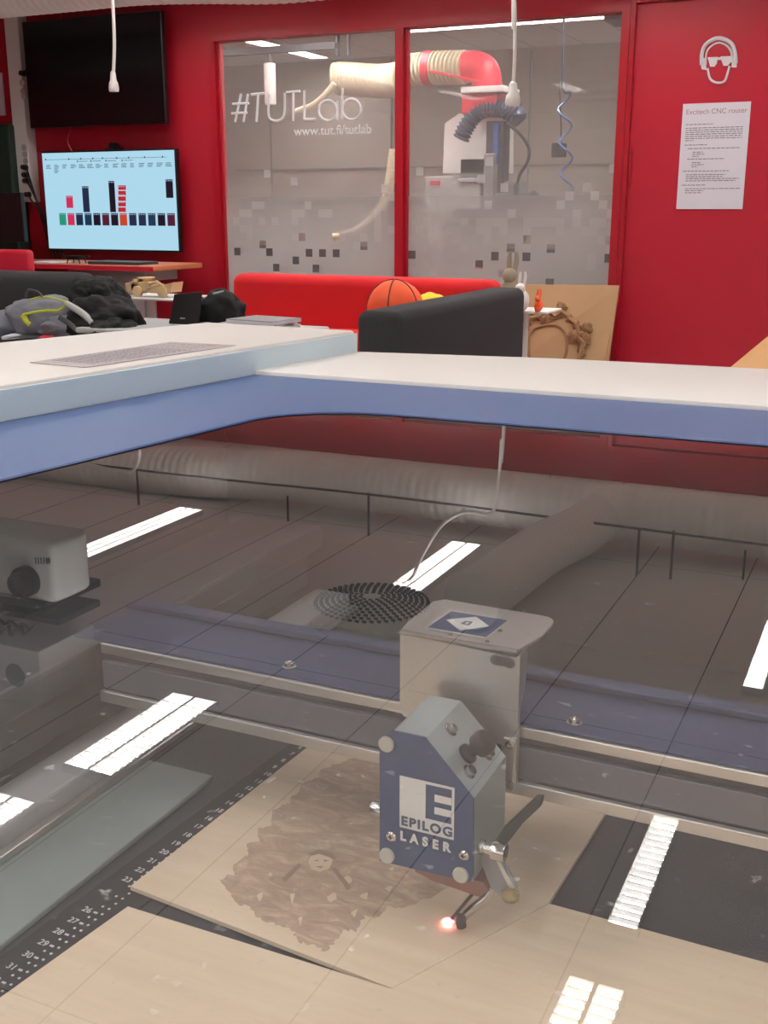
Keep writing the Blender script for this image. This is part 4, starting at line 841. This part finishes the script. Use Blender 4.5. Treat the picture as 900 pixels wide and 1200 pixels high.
# jacket
jc = MB(); j0 = AY(112, 360, 5.2)
jc.blob((j0.x-.06, 5.28, .70), (.16, .15, .12), .2, 1.6, 5, 5).blob((j0.x+.05, 5.2, .58), (.25, .18, .16), .22, 1.6, 5, 21, flat=.462).blob((j0.x+.2, 5.1, .52), (.15, .14, .1), .2, 1.8, 5, 31, flat=.462).blob((j0.x-.02, 5.33, .64), (.15, .1, .17), .15, 2, 5, 41, flat=.462)
tag(jc.build('jacket', M['jacket'], None, True, 180), 'crumpled black jacket piled on the right end of the dark sofa', 'jacket')
mg = thing('magazine', 'magazine with a red spine lying below the backpack', 'magazine', (-4.4, 4.85, .46)); a = AY(30, 392, 4.86)
MB().prism([AZ(2, 398, .475), AZ(42, 386, .475), AZ(68, 385, .475), AZ(62, 396, .475)], (0, 0, .018)).build('pages', M['paper'], mg); MB().prism([AZ(45, 398.5, .49), AZ(62, 396.5, .49), AZ(68, 384.5, .49), AZ(64, 385, .49)], (0, 0, .012)).build('red_cover', M['redmetal'], mg)
MB().prism([AZ(8, 397, .494), AZ(40, 389, .494), AZ(56, 388, .494), AZ(48, 395, .494)], (0, 0, .001)).build('cover_print', M['darkgrey'], mg)
# small white side table with wooden loader
st_ = thing('side_table', 'small white pedestal table with the wooden toy loader', 'side table', (-4.4, 6.0, 0)); tz = .655; ty = 5.95
a = AY(136, 349, ty); c = AY(211, 345, ty); MB().box((a.x, ty-.05, tz-.016), (c.x, ty+.34, tz), .006).build('table_top', M['white'], st_)
cc = AY(176, 360, ty+.14); MB().cyl((cc.x, ty+.14, 0), (cc.x, ty+.14, tz-.016), .035).build('pedestal', M['white'], st_, True); MB().cyl((cc.x, ty+.14, 0), (cc.x, ty+.14, .02), .2).build('foot', M['white'], st_, True)
ld = thing('toy_loader', 'laser-cut wooden wheel loader model on the white side table', 'toy', (cc.x, ty+.1, tz)); ly = ty+.02
def LB(mb, x0, y0, x1, y1, d=.1, o=0): a = AY(x0, y0, ly+o); c = AY(x1, y1, ly+o); mb.box((a.x, ly+o, min(a.z, c.z)), (c.x, ly+o+d, max(a.z, c.z)), .002)
wz = tz+.036
t = MB(); LB(t, 147, 332, 161, 343); LB(t, 153, 330, 176, 341); LB(t, 172, 335, 192, 344); t.build('chassis', M['birch'], ld)
t = MB(); LB(t, 155, 334-7, 157, 334); LB(t, 167, 326, 169, 334); LB(t, 160, 325, 171, 327.5); LB(t, 161, 325, 162.5, 334); t.build('cab', M['birch'], ld)
t = MB(); q = [AY(*p, ly) for p in [(190, 334), (202, 331), (200, 343), (196, 342), (192, 338)]]; t.prism(q, (0, .12, 0)); t.tube([AY(175, 333, ly), AY(184, 330, ly), AY(192, 336, ly)], .01, n=6, sub=1); t.tube([AY(172, 338, ly), AY(192, 333, ly)], .006, n=6, sub=1); t.build('bucket', M['birch'], ld)
for x in (160, 189):
    for dd in (-.02, .1):
        p = AY(x, 342, ly+dd); MB().cyl((p.x, ly+dd, wz), (p.x, ly+dd+.025, wz), .035, n=24, bev=.004).build('wheel', M['birch'], ld, True)
# coffee table with laptop, magazines
ct = thing('coffee_table', 'low table behind the laser cutter carrying laptop and magazines', 'table', (-3.6, 5.25, 0)); cz = .565
MB().box((-4.22, 4.95, cz-.03), (-2.95, 5.6, cz), .01).build('table_top', M['lightgrey'], ct)
for x in (-4.2, -3.05):
    for y in (5.03, 5.52): MB().cyl((x, y, 0), (x, y, cz-.03), .02).build('leg', M['steel'], ct)
lp = thing('laptop', 'open black laptop seen from behind on the low table', 'laptop', (-4.05, 5.4, cz)); q = [AY(*p, 5.35) for p in [(197, 384), (204, 345), (236, 342), (233, 378)]]
MB().prism([Vector(p) for p in q], (-.0, .012, 0), .002).build('screen_lid', M['black'], lp); MB().box((q[0].x, 5.36, cz), (q[0].x+.27, 5.55, cz+.016), .003).build('keyboard_base', M['black'], lp)
a = AY(213, 373, 5.345); MB().box((a.x-.012, 5.344, a.z-.004), (a.x+.02, 5.347, a.z+.004)).build('badge', M['lightgrey'], lp)
bg = thing('black_bag', 'black bag on the low table between laptop and magazines', 'bag', (-3.6, 5.4, cz)); p = AY(255, 362, 5.45)
MB().blob((p.x+.02, 5.47, cz+.07), (.14, .09, .12), .2, 2, 4, 9, flat=cz+.001).blob((p.x-.13, 5.45, cz+.05), (.12, .08, .09), .2, 2, 4, 19, flat=cz+.001).build('body', M['jacket'], bg, True, 180)
MB().tube([AY(250, 344, 5.37), AY(262, 341, 5.37)], .005, n=6, sub=1).build('zip', M['lightgrey'], bg)
rr = random.Random(11); z = cz
for k in range(4):
    p = AY(300+rr.uniform(-6, 6), 372, 5.15); w_ = .17+rr.uniform(-.02, .03); h_ = .012+.006*(k % 2)
    o = thing('magazine', ['lowest magazine of the pile on the low table', 'second magazine from the bottom of the pile on the low table', 'third magazine from the bottom of the pile on the low table', 'top magazine with dark picture cover on the pile'][k], 'magazine', (p.x, 5.2, z), 'magazines piled on the low table')
    a_ = rr.uniform(-.3, .3); R_ = Matrix.Translation((p.x, 5.2, z)) @ Matrix.Rotation(a_, 4, 'Z')
    MB().box((-w_, -.13, .0), (w_, .13, h_), .002, mtx=R_).build('pages', M['paper'], o); MB().box((-w_, -.131, h_), (w_, .131, h_+.0025), mtx=R_).build('cover', [M['lightgrey'], M['white'], M['lightgrey'], M['grey']][k], o); z += h_+.003
# red sofa
rs = thing('red_sofa', 'long red fabric sofa under the workshop windows', 'sofa', (-3.2, 6.2, 0))
MB().box((-3.99, 6.2, .0), (-2.2, 6.42, .803), .06, 5).build('backrest', M['redfab'], rs, True)
MB().box((-3.99, 5.6, .0), (-2.2, 6.22, .49), .04, 4).build('seat', M['redfab'], rs, True)
bb = thing('ball_cushion', 'orange basketball cushion on the red sofa', 'cushion', (-2.72, 5.95, .49)); p = AY(463, 352, 5.95)
R0 = .168; cz2 = .49+R0*.95
MB().blob((p.x, 5.95, cz2), (R0*1.02, R0*.8, R0*.97), .03, 2, 4, 2).build('cover', M['orange'], bb, True, 180)
t = MB()
for a_ in (0.1, 1.2, -1.0):
    t.tube([Vector((p.x+R0*1.03*math.sin(a_)*math.cos(u)*1, 5.95-R0*.82*math.cos(a_)*math.cos(u), cz2+R0*.98*math.sin(u))) for u in [PI/2*k/6 for k in range(-4, 7)]], .004, n=5)
t.build('seam', M['char'], bb)
yc = AY(508, 350, 6.05); tag(MB().blob((yc.x, 6.05, .6), (.14, .09, .135), .12, 2, 4, 6, flat=.492).build('yellow_cushion', M['yellow'], None, True, 180), 'yellow cushion peeking over the dark sofa end beside the orange ball', 'cushion')
# near dark sofa (end facing us)
ns = thing('dark_sofa', 'charcoal sofa seen end-on beyond the laser cutter lid', 'sofa', (-2.2, 4.9, 0))
MB().box((-2.055, 4.12, .0), (-1.85, 5.76, .802), .045, 5).build('backrest', M['dkfab'], ns, True)
MB().box((-2.75, 4.3, .0), (-2.05, 5.4, .43), .04, 4).build('seat', M['dkfab'], ns, True)
# display table with rabbits
dt = thing('side_table', 'small white table with rabbit figures before the leaning board', 'side table', (-1.9, 6.3, 0)); tz2 = .645; ty2 = 6.2
a = AY(575, 372, ty2); c = AY(647, 366, ty2)
MB().box((a.x, ty2-.1, tz2-.012), (c.x, ty2+.2, tz2), .004).build('table_top', M['white'], dt)
MB().cyl(((a.x+c.x)/2, ty2+.05, 0), ((a.x+c.x)/2, ty2+.05, tz2-.012), .03).build('pedestal', M['white'], dt, True)
def rabbit(px, Y, h, m, label, ears=True):
    p = AY(px, 360, Y); s = h
    o = thing('rabbit_figure', label, 'figurine', (p.x, Y, tz2), 'rabbit figures on the white table')
    MB().blob((p.x, Y, tz2+.27*s), (.2*s, .24*s, .28*s), .06, 3, 3, 1, flat=tz2+.001).blob((p.x-.02*s, Y-.08*s, tz2+.58*s), (.13*s, .16*s, .14*s), .05, 3, 3, 3).blob((p.x-.02*s, Y-.17*s, tz2+.13*s), (.1*s, .1*s, .16*s), .05, 3, 3, 5, flat=tz2+.001).build('body', m, o, True, 180)
    for e_ in (-1, 1): MB().tube([(p.x+e_*.05*s, Y-.02*s, tz2+.64*s), (p.x+e_*.07*s, Y+.02*s, tz2+.85*s), (p.x+e_*.06*s, Y+.03*s, tz2+s)], lambda t, s=s: s*(.05-.035*abs(t-.4)), n=8).build('ear', m, o, True)
rabbit(611, 6.1, .22, M['white'], 'white rabbit figure half hidden behind the dark sofa')
rabbit(631, 6.12, .125, M['orangeplastic'], 'small orange rabbit figure on the white table')
rabbit(599, 6.3, .32, M['stone'], 'grey-beige rabbit figure whose ears rise above the dark sofa')
# MDF board leaning on the wall
mdb = thing('carved_board', 'tan fibreboard with a carved ornamental frame leaning under the right window', 'board', (-1.9, 6.85, 0))
yb = 6.82
a = AY(560, 334, yb); c = AY(720, 336, yb)
e = MB(); e.prism([(a.x, yb+.12, a.z), (c.x, yb+.12, c.z-.0), (AY(712, 428, yb).x, yb, .25), (c.x-.06, yb-.12, -.0+.001), (a.x, yb-.12, .001)], (0, .02, 0)); e.build('board', M['mdf'], mdb)
nrm = Vector((0, -1, .12)).normalized()
def MP(x, y): # point on the leaning board
    return AP(x, y, (0, yb+.12, a.z), (0, -1, .24/a.z*1.0))+Vector((0, -.006, 0))
cv = MB(); rr = random.Random(4)
ring = [(616, 425), (612, 410), (614, 396), (616, 384), (622, 374), (634, 370), (648, 368), (658, 366), (668, 372), (676, 380), (682, 392), (684, 402), (682, 412), (680, 424)]
for k, (x, y) in enumerate(ring):
    cv.tube([MP(x+5*math.cos(u)*(1-u/9), y+6*math.sin(u)*(1-u/9)) for u in [rr.uniform(0, 2)+j*.7 for j in range(9)]], .011, n=6)
    if k: cv.tube([MP(*ring[k-1]), MP((ring[k-1][0]+x)/2+rr.uniform(-5, 5), (ring[k-1][1]+y)/2+rr.uniform(-4, 4)), MP(x, y)], .018, n=6)
for (x, y) in ((658, 362), (688, 385), (686, 398), (620, 368), (640, 376), (672, 395)): cv.blob(MP(x, y), (.035, .012, .04), .5, 3, 3, x)
cv.build('carved_relief', M['mdfdark'], mdb, True, 60)
inn = MB(); inn.tube([MP(622, 425), MP(620, 400), MP(626, 386), (MP(640, 381)), MP(654, 382), MP(663, 392), MP(664, 410), MP(660, 425)], .008, n=6); inn.build('inner_edge', M['mdfdark'], mdb, True)
# wooden table at right
rt = thing('wooden_table', 'light wooden table corner at the right edge', 'table', (.2, 3.9, 0))
MB().box((-.46, 3.42, .72), (1.1, 4.5, .75), .003).build('table_top', M['tabletop'], rt)
for x in (-.38, 1.0):
    for y in (3.5, 4.4): MB().box((x-.025, y-.025, 0), (x+.025, y+.025, .72)).build('leg', M['redmetal'], rt)
MB().box((-.44, 3.44, .675), (1.08, 4.48, .72)).build('apron', M['redmetal'], rt)

# ================================================================ camera, world, output
cam = bpy.data.cameras.new('camera'); co = bpy.data.objects.new('camera', cam); C.objects.link(co); bpy.context.scene.camera = co
co.location = CAM; co.rotation_euler = (PI/2-PIT, 0, YW)
cam.sensor_fit = 'VERTICAL'; cam.sensor_height = 24; cam.lens = F/1200*24; cam.clip_start = .01; cam.clip_end = 60
w = bpy.data.worlds.new('world'); bpy.context.scene.world = w; w.use_nodes = True; w.node_tree.nodes['Background'].inputs[0].default_value = (.9, .95, 1, 1); w.node_tree.nodes['Background'].inputs[1].default_value = .3
vs = bpy.context.scene.view_settings; vs.view_transform = 'Standard'; vs.look = 'None'; vs.exposure = 0; vs.gamma = 1; vs.use_curve_mapping = False
